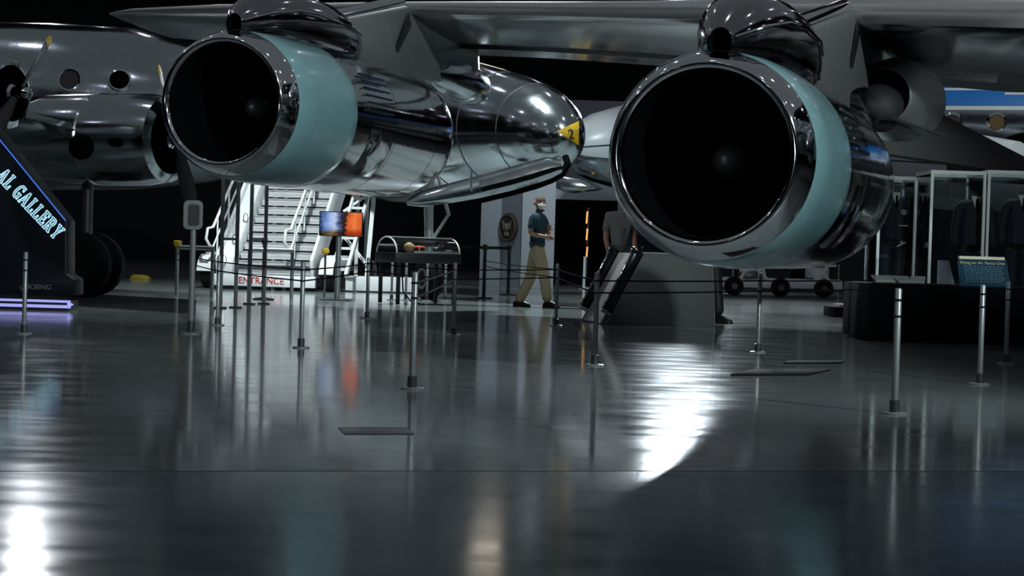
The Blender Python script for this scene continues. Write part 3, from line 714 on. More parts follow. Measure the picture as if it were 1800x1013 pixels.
for s_ in (-1, 1):
    m.prism([eo + dv * 0.07 + xx * (0.03 * s_) + Vector((0, 0, 0.06)), eo + dv * 0.07 + xx * (0.17 * s_) + Vector((0, 0, 0.16)), eo + dv * 0.07 + xx * (0.14 * s_) + Vector((0, 0, -0.02)), eo + dv * 0.07 + xx * (0.03 * s_) + Vector((0, 0, -0.08))], dv * 0.02)
m.prism([eo + dv * 0.07 + xx * -0.06 + Vector((0, 0, -0.10)), eo + dv * 0.07 + xx * 0.06 + Vector((0, 0, -0.10)), eo + dv * 0.07 + xx * 0.09 + Vector((0, 0, -0.20)), eo + dv * 0.07 + xx * -0.09 + Vector((0, 0, -0.20))], dv * 0.02)
m.build('spread_bird', mat('seal_cream', (0.20, 0.18, 0.14), 0.6), em)
# yellow light strip and white pole in the booth
m = MB()
amber = mat('amber_light', (0.5, 0.25, 0.05), 0.5, emit=(1.0, 0.50, 0.16), strength=0.9)
ls_ = thing('light_strip', G(1032, 487), 'thin upright amber light strip in three pieces on black booth', 'light')
for (y0, y1) in ((372, 393), (402, 422), (434, 452)):
    m = MB(); m.bar(P(1032.5, y0, 45.5), P(1031, y1, 45.5), 0.055, 0.04); m.build('tube', amber, ls_)
m = MB(); m.bar(P(1034, 366, 45.58), P(1030, 487, 45.58), 0.10, 0.05); m.build('backing', BLACKP, ls_)
m = MB(); p = G(1026, 507); m.tube([p, P(1028, 451, p.y)], 0.035, 10); m.lathe([(0, 0.12), (0.02, 0.12), (0.025, 0.03)], p, (0, 0, 1), 16, True); tag(m.build('white_pole', WHITE), 'short white pole with disc foot under the amber strip', 'pole')

# ================================================================== STANCHIONS AND CORDS
def stanchion_mesh(p, t):
    m = MB(); m.lathe([(0, 0.078), (0.008, 0.078), (0.012, 0.07), (0.013, 0.02)], p, (0, 0, 1), 28, True); m.build('base_plate', STEEL, t)
    m = MB(); m.lathe([(0.012, 0.031), (0.085, 0.031), (0.088, 0.022)], p, (0, 0, 1), 20); m.build('collar', STEELD, t)
    m = MB(); m.lathe([(0.08, 0.0215), (0.765, 0.0215), (0.772, 0.016), (0.774, 0.0)], p, (0, 0, 1), 20); m.build('tube', STEEL, t)
    for z in (0.70, 0.60):
        m = MB(); m.lathe([(z - 0.008, 0.0215), (z - 0.006, 0.024), (z + 0.006, 0.024), (z + 0.008, 0.0215)], p, (0, 0, 1), 16); m.build('cord_ring', BLACKP, t)
posts = {}
PL = [('gallery', 42, 587, 'silver barrier post in front of the dark gallery sign'),
      ('frame', 382, 572, 'silver barrier post in front of the tall framed panel beside stairs'),
      ('stair', 529, 612, 'silver barrier post standing before the right edge of white stairs'),
      ('screen', 645, 560, 'silver barrier post just right of the small television screen'),
      ('centre', 724, 684, 'large near silver barrier post left of the curved glass display case corner'),
      ('case', 797, 590, 'silver barrier post at the right end of the curved glass case'),
      ('man', 977, 573, 'silver barrier post just right of the walking man'),
      ('kiosk', 1045, 643, 'silver barrier post in front of the sloped kiosk panel'),
      ('cowl', 1332, 620, 'silver barrier post standing below the right turquoise cowl'),
      ('near', 1572, 728, 'largest silver barrier post, in front of the black display desk'),
      ('desk', 1722, 676, 'silver barrier post in front of the blue lectern sign'),
      ('edge', 1768, 640, 'silver barrier post at far right end of black desk'),
      ('wheel', 688, 528, 'small distant silver post under left end of curved glass case'),
      ('wheelb', 713, 528, 'small distant silver post second from left under curved glass case'),
      ('wheelc', 750, 529, 'small distant silver post before the nose wheel'),
      ('wheeld', 782, 529, 'small distant silver post right of the nose wheel'),
      ('cart', 1287, 519, 'far silver post just right of the grey kiosk'),
      ('cartb', 1473, 517, 'far silver post in front of the white cart at its right')]
pr = None
for (k, px, py, lab) in PL:
    p = G(px, py)
    if pr is None:
        pr = thing('barrier_post', p, lab, 'barrier post', 'silver rope barrier posts'); stanchion_mesh(p, pr); o = pr
    else:
        o = copy_tree(pr); o.location = p; o['label'] = lab
    posts[k] = p
ends = {'rail': G(310, 520), 'deskend': G(1530, 600)}
names = {k: l for (k, _, _, l) in PL}
nick = {'gallery': 'the gallery sign post', 'frame': 'post by the tall frame', 'stair': 'post before the stairs', 'screen': 'post by the screen', 'centre': 'large near post', 'case': 'post at glass case', 'man': 'post by the man', 'kiosk': 'post at the kiosk', 'cowl': 'post below right cowl', 'deskend': 'the black desk', 'rail': 'the yellow-capped rail', 'near': 'largest near post', 'desk': 'post before lectern sign', 'edge': 'post at desk end', 'cart': 'far post by kiosk', 'cartb': 'far post by cart', 'belt': 'black belt barrier'}
ends.update(posts)
ends['belt'] = G(850, 525)
for (a, b) in (('rail', 'frame'), ('frame', 'stair'), ('stair', 'screen'), ('screen', 'case'), ('centre', 'case'), ('belt', 'man'), ('case', 'man'), ('man', 'kiosk'), ('kiosk', 'cowl'), ('cowl', 'deskend'), ('cart', 'cartb')):
    for z, up in ((0.70, 'upper'), (0.60, 'lower')):
        A_, B_ = ends[a] + Vector((0, 0, z)), ends[b] + Vector((0, 0, z)); ln = (B_ - A_).length
        m = MB(); m.tube([A_.lerp(B_, k / 10) - Vector((0, 0, 0.0014 * ln * 4 * (k / 10) * (1 - k / 10))) for k in range(11)], 0.0075, 6)
        o = m.build('barrier_rope', CORD)
        tag(o, '%s black cord from %s to %s' % (up, nick[a], nick[b]), 'cord', 'black cords between barrier posts')
# sign post with rounded plate
p = G(335, 587); t = thing('sign_post', p, 'tall silver post with rounded grey sign plate on top', 'sign post')
zt = P(337, 360, p.y).z; hh = 0.14; cz = P(336, 378, p.y).z
m = MB(); m.lathe([(0, 0.10), (0.01, 0.10), (0.014, 0.09), (0.016, 0.03)], p, (0, 0, 1), 28, True); m.build('base_plate', STEEL, t)
m = MB(); m.lathe([(0.012, 0.036), (0.13, 0.036), (0.135, 0.024)], p, (0, 0, 1), 20); m.build('collar', STEELD, t)
m = MB(); m.tube([p + Vector((0, 0, 0.1)), Vector((p.x, p.y, cz))], 0.03, 16); m.build('tube', STEEL, t)
def rrect(c, w_, h_, r, n=6):
    pts = []
    for (sx, sz, a0) in ((1, 1, 0), (-1, 1, 90), (-1, -1, 180), (1, -1, 270)):
        for k in range(n + 1):
            a = R(a0 + 90 * k / n); pts.append(Vector(c) + Vector((sx * (w_ / 2 - r) + r * math.cos(a), 0, sz * (h_ / 2 - r) + r * math.sin(a))))
    return pts
m = MB(); m.prism(rrect((p.x, p.y - 0.035, cz), 0.19, 0.29, 0.05), (0, 0.02, 0)); m.build('plate', mat('plate_grey', (0.26, 0.30, 0.30), 0.45, 0.2), t)
m = MB(); m.prism(rrect((p.x + 0.01, p.y - 0.042, cz), 0.11, 0.21, 0.03), (0, 0.01, 0)); m.build('plate_face', mat('plate_dark', (0.05, 0.06, 0.06), 0.5), t)
# black belt barriers
def belt_post(px, py, lab, group='black belt barrier posts'):
    p = G(px, py); t = thing('belt_post', p, lab, 'barrier post', group)
    m = MB(); m.lathe([(0, 0.17), (0.02, 0.17), (0.035, 0.05), (0.04, 0.03)], p, (0, 0, 1), 28, True); m.build('base', BLACKP, t)
    m = MB(); m.lathe([(0.03, 0.034), (0.90, 0.034)], p, (0, 0, 1), 16); m.build('tube', BLACKP, t)
    m = MB(); m.lathe([(0.89, 0.034), (0.895, 0.045), (0.99, 0.045), (1.0, 0.03), (1.0, 0.0)], p, (0, 0, 1), 16); m.build('belt_cassette', BLACKP, t)
    return p
b1 = belt_post(850, 525, 'black belt barrier post left of the round seal')
b2 = belt_post(893, 519, 'black belt barrier post in front of the round seal')
b3 = belt_post(463, 527, 'black belt barrier post in front of the white stairs')
m = MB(); m.bar(b1 + Vector((0, 0, .94)), b2 + Vector((0, 0, .94)), 0.01, 0.055); tag(m.build('barrier_belt', CORD), 'black belt stretched in front of the round seal', 'belt')
m = MB(); e_ = b1 + Vector((-1.0, 1.5, 0.94)); m.bar(b1 + Vector((0, 0, .94)), e_, 0.01, 0.055); tag(m.build('barrier_belt', CORD), 'black belt running back left from the seal barrier', 'belt')

# ================================================================== AIRSTAIR
sp = G(395, 508); base_y = sp.y
st = thing('boarding_stairs', (sp.x + 0.8, base_y, 0), 'white wheeled boarding stairs marked ENTRANCE under the left engine', 'stairs')
dirv = Vector((0.135, 0.99, 0)).normalized(); acr = Vector((dirv.y, -dirv.x, 0)); wS = 1.58
o0 = Vector((sp.x + 0.12, base_y, 0))
rise, run, z0, NS = 0.178, 0.235, 0.36, 13
for i in range(NS):
    c = o0 + dirv * (run * i + 0.12) + acr * (wS / 2) + Vector((0, 0, z0 + rise * i))
    m = MB(); T = Matrix((acr, dirv, Vector((0, 0, 1)))).transposed()
    m.box(c, (wS - 0.06, 0.25, 0.045), M=T); m.box(c + dirv * -0.115 + Vector((0, 0, -0.02)), (wS - 0.06, 0.02, 0.075), M=T)
    m.build('tread', WHITED, st, 38)
for i in range(NS):
    c = o0 + dirv * (run * i + 0.24) + acr * (wS / 2) + Vector((0, 0, z0 + rise * (i + 0.5) + 0.02))
    m = MB(); m.box(c, (wS - 0.08, 0.012, rise - 0.07), M=T); m.build('riser', mat('riser_grey', (0.42, 0.43, 0.43), 0.6), st)
def strg(offs, nm, thk=0.06):
    b_ = o0 + acr * offs
    hi = NS + 0.5
    poly = [b_ + Vector((0, 0, 0.22)), b_ + dirv * -0.1 + Vector((0, 0, 0.60)), b_ + dirv * (run * hi) + Vector((0, 0, z0 + rise * hi + 0.62)), b_ + dirv * (run * hi + 0.2) + Vector((0, 0, z0 + rise * hi - 0.1)), b_ + dirv * 0.4 + Vector((0, 0, 0.22))]
    m = MB(); m.prism(poly, acr * thk); return m.build(nm, WHITE, st, 30, 0.008)
s_l = strg(-0.30, 'side_panel', 0.06); s_r = strg(wS - 0.02, 'side_panel', 0.06)
m = MB(); m.prism([o0 + acr * -0.25 + Vector((0, 0, 0.24)), o0 + acr * -0.25 + dirv * -0.05 + Vector((0, 0, 0.5)), o0 + acr * -0.25 + dirv * (run * NS) + Vector((0, 0, z0 + rise * NS + 0.38)), o0 + acr * -0.25 + dirv * (run * NS + 0.2) + Vector((0, 0, z0 + rise * NS - 0.1))], acr * 0.26); m.build('side_casing', WHITE, st, 30, 0.01)
# side lamps in the left casing
lampm = mat('step_lamp', (0.8, 0.8, 0.8), 0.4, emit=(0.9, 0.97, 1.0), strength=0.9)
for (px, py) in ((432, 383), (413, 420), (394, 457)):
    i_ = (P(px, py, base_y + 0.8).z - z0 - 0.3) / rise
    c = o0 + acr * 0.02 + dirv * (run * i_) + Vector((0, 0, P(px, py, base_y + run * max(i_, 0)).z))
    c2 = P(px, py, base_y + run * max(i_, 0) - 0.05)
    m = MB(); m.ball(c2, (0.032, 0.02, 0.07), 16, 10); lo_ = m.build('step_lamp', lampm, st)
    m = MB(); m.tube([c2 + Vector((0.042 * math.cos(a), -0.01, 0.085 * math.sin(a))) for a in [2 * PI * k / 20 for k in range(21)]], 0.009, 6); m.build('lamp_rim', STEELD, lo_)
# handrails with looped ends
def hrail(offs, nm):
    b_ = o0 + acr * offs
    lo_ = b_ + dirv * -0.15 + Vector((0, 0, z0 + 0.75)); hi_ = b_ + dirv * (run * NS) + Vector((0, 0, z0 + rise * NS + 0.98))
    m = MB(); loop = [lo_ + dirv * 0.02 + Vector((0, 0, -0.30)), lo_ + dirv * -0.10 + acr * -0.02 + Vector((0, 0, -0.32)), lo_ + dirv * -0.2 + acr * -0.08 + Vector((0, 0, -0.16)), lo_ + dirv * -0.18 + acr * -0.06 + Vector((0, 0, 0.04)), lo_ + acr * -0.01 + Vector((0, 0, 0.07))]
    m.tube(loop + [hi_], 0.028, 10); r_ = m.build('handrail', WHITE, st)
    m = MB(); m.tube([lo_ + Vector((0, 0, -0.3)), hi_ + Vector((0, 0, -0.36))], 0.018, 8); m.build('lower_rail', WHITE, r_)
    for k in range(5):
        q_ = (lo_ + Vector((0, 0, 0.06))).lerp(hi_, 0.08 + k * 0.22)
        m = MB(); m.tube([q_ + Vector((0, 0, -0.75)), q_], 0.018, 8); m.build('baluster', WHITE, r_)
hrail(-0.33, 'left'); hrail(wS + 0.04 - 0.42, 'right')
# right-hand second rail and stringer
m = MB()
a_ = o0 + acr * (wS + 0.62) + dirv * 0.2 + Vector((0, 0, 0.32)); b_ = o0 + acr * (wS + 0.62) + dirv * 3.6 + Vector((0, 0, 3.3))
m.bar(a_, b_, 0.06, 0.10); lad = m.build('ladder_stringer', WHITE, st)
m = MB(); m.bar(a_ + acr * -0.30, b_ + acr * -0.30, 0.05, 0.08); m.build('ladder_stringer', WHITE, st)
for k in range(14):
    q_ = a_.lerp(b_, 0.04 + k * 0.068); m = MB(); m.bar(q_, q_ + acr * -0.30, 0.03, 0.05); m.build('rung', WHITE, st)
# chassis, bumper, lettering and wheels
m = MB(); fr0 = o0 + dirv * -0.12 + acr * (wS / 2 - 0.1) + Vector((0, 0, 0.18)); m.box(fr0, (wS + 0.42, 0.10, 0.22), M=T); bmp = m.build('bumper', WHITE, st, 30, 0.012)
text('entrance_lettering', 'ENTRANCE', 0.175, RED, bmp, basis(fr0 + dirv * -0.056 + acr * -0.05 + Vector((0, 0, 0.0)), acr, (0, 0, 1)), 0.004)
m = MB(); m.box(o0 + dirv * 2.2 + acr * (wS / 2) + Vector((0, 0, 0.42)), (wS - 0.2, 4.4, 0.12), M=T); m.build('chassis', STEELD, st)
for (offs, al) in ((-0.52, 0.25), (wS + 0.30, 0.25), (-0.45, 3.8), (wS + 0.3, 3.8)):
    c = o0 + acr * offs + dirv * al + Vector((0, 0, 0.30))
    m = MB(); m.lathe([(-0.11, 0.15), (-0.10, 0.26), (-0.06, 0.30), (0.06, 0.30), (0.10, 0.26), (0.11, 0.15)], c, acr, 28, True, True); wh = m.build('wheel', RUBBER, st)
    m = MB(); m.lathe([(-0.12, 0.0), (-0.12, 0.10), (0.12, 0.10), (0.12, 0.0)], c, acr, 16); m.build('wheel_hub', STEELD, wh)
for offs in (-0.52, wS + 0.30):
    c = o0 + acr * offs + dirv * 0.25
    m = MB(); m.lathe([(-0.14, 0.36), (0.14, 0.36)], c + Vector((0, 0, 0.30)), acr, 14, False, False, 0.1, PI - 0.1); m.build('mudguard', WHITE, st)
    m = MB(); m.box(c + dirv * 0.55 + Vector((0, 0, 0.55)), (0.3, 0.7, 0.3), M=T); m.build('side_box', WHITE, st, 30, 0.02)
# prop legs and braces at the right side
lt, lb = P(657, 340, base_y + 1.6), P(643, 488, base_y + 1.2)
m = MB(); m.bar(Vector((lb.x, lb.y, 0.0)), lt + Vector((0.03, 0, 0.4)), 0.08, 0.08); m.build('support_leg', WHITE, st)
m = MB(); m.bar(P(604, 372, base_y + 1.6), P(650, 340, base_y + 1.5), 0.05, 0.05); m.build('brace', WHITE, st)
m = MB(); m.bar(P(604, 415, base_y + 1.4), P(645, 466, base_y + 1.2), 0.06, 0.05); m.build('brace', WHITE, st)
m = MB(); m.box(Vector((lb.x, lb.y - 0.1, 0.16)) + Vector((0.35, 0, 0)), (1.4, 1.0, 0.28)); m.build('skid', WHITE, st, 30, 0.02)
# top landing
m = MB(); m.box(o0 + dirv * (run * NS + 0.7) + acr * (wS / 2) + Vector((0, 0, z0 + rise * NS)), (wS + 0.5, 1.3, 0.10), M=T); m.build('landing', WHITED, st)
for k in (0.3, 1.2):
    for offs in (-0.1, wS + 0.1):
        c = o0 + dirv * (run * NS + k) + acr * offs
        m = MB(); m.bar(Vector((c.x, c.y, 0.05)), Vector((c.x, c.y, z0 + rise * NS)), 0.07, 0.07); m.build('landing_leg', WHITE, st)

# tall frames in front of the stairs
def haze_mat():
    if 'hazy_pane' in MATS: return MATS['hazy_pane']
    m = bpy.data.materials.new('hazy_pane'); m.use_nodes = True; nt = m.node_tree; N = nt.nodes; L = nt.links
    b = N['Principled BSDF']; b.inputs['Base Color'].default_value = (0.5, 0.53, 0.53, 1); b.inputs['Roughness'].default_value = 0.6
    tc = N.new('ShaderNodeTexCoord'); n = N.new('ShaderNodeTexNoise'); n.inputs['Scale'].default_value = 14; L.new(tc.outputs['Object'], n.inputs['Vector'])
    mr = N.new('ShaderNodeMapRange'); mr.inputs['To Min'].default_value = 0.12; mr.inputs['To Max'].default_value = 0.5; L.new(n.outputs['Fac'], mr.inputs['Value'])
    L.new(mr.outputs[0], b.inputs['Alpha']); MATS['hazy_pane'] = m
    return m
def tall_frame(pxa, pxb, pyb, lab, panel_=True):
    a = G(pxa, pyb); b = Vector((P(pxb, pyb - 4, a.y).x, a.y + 0.3, 0)); zt = P(pxa, 312, a.y).z + 0.15
    t = thing('tall_frame', (a + b) / 2, lab, 'frame')
    for q_ in (a, b):
        m = MB(); m.box((q_.x, q_.y, zt / 2), (0.05, 0.05, zt)); m.build('post', STEEL, t, 30, 0.004)
        m = MB(); m.box((q_.x, q_.y, 0.01), (0.16, 0.16, 0.02)); m.build('foot', STEELD, t)
    m = MB(); m.bar(Vector((a.x, a.y, zt)), Vector((b.x, b.y, zt)), 0.05, 0.05); m.build('top_rail', STEEL, t)
    zb = P(pxa, 420, a.y).z
    m = MB(); m.bar(Vector((a.x, a.y, zb)), Vector((b.x, b.y, zb)), 0.035, 0.035); m.build('middle_rail', STEEL, t)
    if panel_:
        m = MB(); m.bar(Vector((a.x, a.y, (zb + zt) / 2)), Vector((b.x, b.y, (zb + zt) / 2)), 0.008, zt - zb); m.build('pane', haze_mat(), t)
tall_frame(387, 408, 542, 'tall slim metal frame with hazy pane left of the white stairs')
tall_frame(438, 459, 535, 'tall slim open metal frame standing in front of white stairs', False)
# low white rails with yellow caps
def low_rail(pxa, pya, pxb, pyb, lab, cap):
    a, b = G(pxa, pya), G(pxb, pyb); t = thing('low_rail', (a + b) / 2, lab, 'rail'); h_ = 0.80
    m = MB(); m.tube([a + Vector((0, 0, h_)), b + Vector((0, 0, h_))], 0.035, 12); m.build('top_rail', STEEL, t)
    for q_ in (a, b):
        m = MB(); m.tube([q_, q_ + Vector((0, 0, h_))], 0.03, 12); m.build('post', STEEL, t)
    if cap:
        m = MB(); m.lathe([(0, 0.03), (0.03, 0.06), (0.10, 0.075), (0.11, 0.0)], a + Vector((0, 0, h_)), (0, 0, 1), 16, True); m.build('yellow_cap', YELLOW, t)
low_rail(310, 520, 372, 524, 'low steel rail with yellow cap left of the stairs', True)
low_rail(437, 527, 512, 528, 'low steel rail across the foot of the white stairs', False)
p = G(570, 523); t = thing('yellow_tipped_post', p, 'thin post with yellow tip beside the right stair wheel', 'post')
m = MB(); m.tube([p, p + Vector((0, 0, 0.75))], 0.02, 10); m.build('tube', STEELD, t)
m = MB(); m.lathe([(0, 0.03), (0.04, 0.07), (0.10, 0.06), (0.11, 0.0)], p + Vector((0, 0, 0.74)), (0, 0, 1), 14, True); m.build('tip', YELLOW, t)

# ================================================================== SMALL SCREEN ON A POLE
p = G(592, 528); t = thing('television', p, 'small television on a silver pole showing blue and orange picture', 'television')
c0, c1 = P(562, 371, p.y), P(637, 417, p.y); cx, cz = (c0.x + c1.x) / 2, (c0.z + c1.z) / 2; ww, hh = c1.x - c0.x, c0.z - c1.z
m = MB(); m.box((cx, p.y, cz), (ww, 0.06, hh)); m.build('casing', BLACKP, t, 30, 0.006)
m = MB(); m.tube([p, Vector((p.x, p.y + 0.06, cz))], 0.045, 14); m.build('pole', STEEL, t)
m = MB(); m.box((p.x, p.y, 0.012), (0.5, 0.45, 0.024)); m.build('foot', STEELD, t)
def screen_mat():
    m = bpy.data.materials.new('screen_picture'); m.use_nodes = True; nt = m.node_tree; N = nt.nodes; L = nt.links
    b = N['Principled BSDF']; b.inputs['Base Color'].default_value = (0.01, 0.01, 0.01, 1); b.inputs['Roughness'].default_value = 0.3
    tc = N.new('ShaderNodeTexCoord'); sx = N.new('ShaderNodeSeparateXYZ'); L.new(tc.outputs['Generated'], sx.inputs[0])
    n = N.new('ShaderNodeTexNoise'); n.inputs['Scale'].default_value = 5; n.inputs['Detail'].default_value = 6; L.new(tc.outputs['Generated'], n.inputs['Vector'])
    ad = N.new('ShaderNodeMath'); ad.operation = 'MULTIPLY_ADD'; ad.inputs[1].default_value = 0.30; L.new(n.outputs['Fac'], ad.inputs[0])
    L.new(sx.outputs['X'], ad.inputs[2])
    cr = N.new('ShaderNodeValToRGB'); e = cr.color_ramp; e.interpolation = 'LINEAR'
    e.elements[0].position = 0.06; e.elements[0].color = (0.02, 0.05, 0.16, 1)
    e.elements[1].position = 1.0; e.elements[1].color = (0.75, 0.13, 0.03, 1)
    for (ps, cc) in ((0.22, (0.22, 0.36, 0.75)), (0.38, (0.55, 0.66, 0.95)), (0.50, (0.10, 0.14, 0.30)), (0.58, (0.03, 0.02, 0.03)), (0.66, (0.02, 0.01, 0.01)), (0.70, (0.60, 0.10, 0.02)), (0.88, (0.95, 0.22, 0.05))):
        q_ = e.elements.new(ps); q_.color = (*cc, 1)
    sb_ = N.new('ShaderNodeMath'); sb_.operation = 'SUBTRACT'; sb_.inputs[1].default_value = 0.10; L.new(ad.outputs[0], sb_.inputs[0]); L.new(sb_.outputs[0], cr.inputs[0])
    cr2 = N.new('ShaderNodeValToRGB'); cr2.color_ramp.elements[0].position = 0.12; cr2.color_ramp.elements[0].color = (0.45, 0.20, 0.05, 1); cr2.color_ramp.elements[1].position = 0.34; cr2.color_ramp.elements[1].color = (1, 1, 1, 1)
    L.new(sx.outputs['Z'], cr2.inputs[0])
    mx = N.new('ShaderNodeMix'); mx.data_type = 'RGBA'; mx.blend_type = 'MULTIPLY'; mx.inputs[0].default_value = 1.0
    L.new(cr.outputs[0], mx.inputs[6]); L.new(cr2.outputs[0], mx.inputs[7])
    L.new(mx.outputs[2], b.inputs['Emission Color']); b.inputs['Emission Strength'].default_value = 0.9
    return m
m = MB(); m.box((cx, p.y - 0.032, cz), (ww - 0.03, 0.004, hh - 0.03)); m.build('screen', screen_mat(), t)

# ================================================================== CURVED GLASS CASE
pc = P(735, 445, 28.8); d = pc.y; t = thing('curved_display_case', (pc.x, d, 0), 'black display case with curved clear cover before the nose wheel', 'display case')
al = R(30); CX = Vector((math.cos(al), math.sin(al), 0)); CY = Vector((-math.sin(al), math.cos(al), 0)); LW, DW = 1.12, 0.72
zb = pc.z; ztop = P(735, 418, d).z
def CC(x, y, z): return Vector((pc.x, d, z)) + CX * x + CY * y
TC = Matrix((CX, CY, Vector((0, 0, 1)))).transposed()
m = MB(); m.box(CC(0, 0, zb - 0.08), (LW + 0.06, DW + 0.04, 0.16), M=TC); m.build('tray', BLACKP, t, 30, 0.01)
for lx in (-0.5, 0.5):
    for ly in (-0.32, 0.32):
        m = MB(); m.box(CC(lx, ly, zb / 2 - 0.07), (0.05, 0.05, zb - 0.15), M=TC); m.build('leg', BLACKP, t)
arc = [(-DW / 2 * math.cos(a), zb + (ztop - zb) * math.sin(a)) for a in [PI * k / 16 for k in range(17)]]
m = MB(); m.rings([[CC(x, y, z) for (y, z) in arc] for x in (-LW / 2, LW / 2)], True, True, False); m.build('clear_cover', PGLASS, t)
for x in (-LW / 2, LW / 2):
    m = MB(); m.tube([CC(x, y, z) for (y, z) in arc], 0.014, 8); m.build('cover_rim', WHITE, t)
m = MB(); m.tube([CC(-LW / 2, 0, ztop), CC(LW / 2, 0, ztop)], 0.011, 8); m.build('top_rim', STEEL, t)
m = MB(); m.bar(CC(-0.25, -DW / 2 + 0.02, zb + 0.02), CC(LW / 2, -DW / 2 + 0.02, zb + 0.02), 0.03, 0.03); m.build('front_strip', WHITE, t)
m = MB(); m.tube([CC(-0.3, 0, zb - 0.1), CC(-0.25, 0, 0.2), CC(-0.1, -0.05, 0.02), CC(-0.05, -0.2, 0.015)], 0.012, 8); m.build('power_cable', CORD, t)
c = CC(-0.22, -0.1, zb + 0.085)
m = MB(); m.ball(c, (0.085, 0.075, 0.085), 18, 12); tag(m.build('round_model', mat('ochre_model', (0.55, 0.36, 0.16), 0.5)), 'small ochre ball model inside the curved case', 'model')
m = MB(); q_ = CC(0.02, 0.0, zb); m.box((q_.x, q_.y, zb + 0.10), (0.18, 0.05, 0.025)); m.box((q_.x, q_.y, zb + 0.05), (0.02, 0.02, 0.10))
tag(m.build('orange_model', mat('orange_model', (0.75, 0.10, 0.02), 0.4, emit=(1.0, 0.12, 0.02), strength=0.25)), 'small bright orange model on a stalk inside curved case', 'model')  # weak emission brightens the colour, the model is no lamp

# ================================================================== GREY KIOSK WITH SLOPED PANEL
kb0, kb1 = G(1066, 571), G(1257, 576); kd = kb0.y
zk = P(1160, 447, kd).z
t = thing('sloped_kiosk', (kb0 + kb1) / 2, 'dark grey sloped kiosk with pale panel between two shiny rails', 'kiosk')
fr = kb0.copy(); dpt = Vector((-0.28, 1.2, 0))
xr = kb1.x; xt0 = P(1132, 447, kd).x; xt1 = P(1255, 447, kd).x
front = [Vector((kb0.x, kd, 0)), Vector((xr, kb1.y, 0)), Vector((xt1 + 0.0, kb1.y, zk)), Vector((xt0, kd, zk))]
m = MB(); m.prism(front, dpt); m.build('body', GREYW, t, 30, 0.008)
# sloped face: local frame on the left slope
s0, s1 = front[0], front[3]; sl = (s1 - s0); sn = sl.cross(dpt).normalized()
if sn.x > 0: sn = -sn
def sp_(u, v, h_=0.0): return s0 + sl * u + dpt * v + sn * h_
m = MB(); m.add([sp_(-0.0, 0.16, 0.03), sp_(0.99, 0.16, 0.03), sp_(0.99, 0.84, 0.03), sp_(-0.0, 0.84, 0.03), sp_(-0.0, 0.16, 0.0), sp_(0.99, 0.16, 0.0), sp_(0.99, 0.84, 0), sp_(-0.0, 0.84, 0)], [(0, 1, 2, 3), (7, 6, 5, 4), (0, 4, 5, 1), (1, 5, 6, 2), (2, 6, 7, 3), (3, 7, 4, 0)]); m.build('reading_panel', PANELW, t)
for v0 in (0.0, 0.86):
    m = MB(); m.bar(sp_(0.14, v0 + 0.06, 0.07), sp_(1.0, v0 + 0.06, 0.07), 0.13, 0.12, sn); m.bar(sp_(0.95, v0 + 0.06, 0.08), sp_(1.03, v0 + 0.06, 0.08), 0.15, 0.15, sn); rl = m.build('side_rail', mat('dark_gloss', (0.05, 0.055, 0.06), 0.15, 0.8), t, 30, 0.02)
    m = MB(); m.bar(sp_(0.12, v0 + 0.06, 0.07), sp_(0.17, v0 + 0.06, 0.07), 0.14, 0.13, sn); m.build('rail_end', LIPM if v0 < 0.5 else WHITE, rl, 30, 0.015)
    m = MB()
    for k in range(7): m.ball(sp_(0.25 + 0.11 * k, v0 + 0.06, 0.135), 0.014, 8, 6)
    m.build('rail_bolt', STEEL, rl)
# top plate
m = MB(); m.prism([Vector((xt0 - 0.02, kd - 0.01, zk)), Vector((xt1 + 0.01, kb1.y - 0.01, zk)), Vector((xt1 + 0.01, kb1.y - 0.01, zk + 0.02)), Vector((xt0 - 0.02, kd - 0.01, zk + 0.02))], dpt * 1.01); m.build('top_plate', STEELD, t)
m = MB(); m.bar(Vector((xr - 0.006, kb1.y - 0.004, 0.02)), Vector((xt1 - 0.004, kb1.y - 0.004, zk)), 0.012, 0.012); m.build('corner_trim', STEELD, t)
# blue panel with yellow stars behind the kiosk
d = kd + 2.4
p0, p1 = P(1098, 385, d), P(1262, 440, d)
t = thing('starred_board', ((p0.x + p1.x) / 2, d, 0), 'dark blue board with small yellow stars behind the kiosk', 'board')
m = MB(); m.box(((p0.x + p1.x) / 2, d, (p0.z + p1.z) / 2 - 0.05), (p1.x - p0.x, 0.05, p0.z - p1.z + 0.15)); m.build('panel', mat('deep_blue', (0.008, 0.022, 0.06), 0.5), t)
for lx in (p0.x + 0.1, p1.x - 0.1):
    m = MB(); m.box((lx, d + 0.03, p1.z / 2), (0.06, 0.05, p1.z)); m.build('leg', BLACKP, t)
for px in (1129, 1179, 1222):
    c = P(px, 435, d - 0.03); pts = []
    for k in range(10):
        a = PI / 2 + k * PI / 5; r_ = 0.026 if k % 2 == 0 else 0.011
        pts.append(c + Vector((r_ * math.cos(a), 0, r_ * math.sin(a))))
    m = MB(); m.prism(pts, (0, 0.008, 0)); m.build('star', mat('star_yellow', (0.75, 0.60, 0.06), 0.5), t)

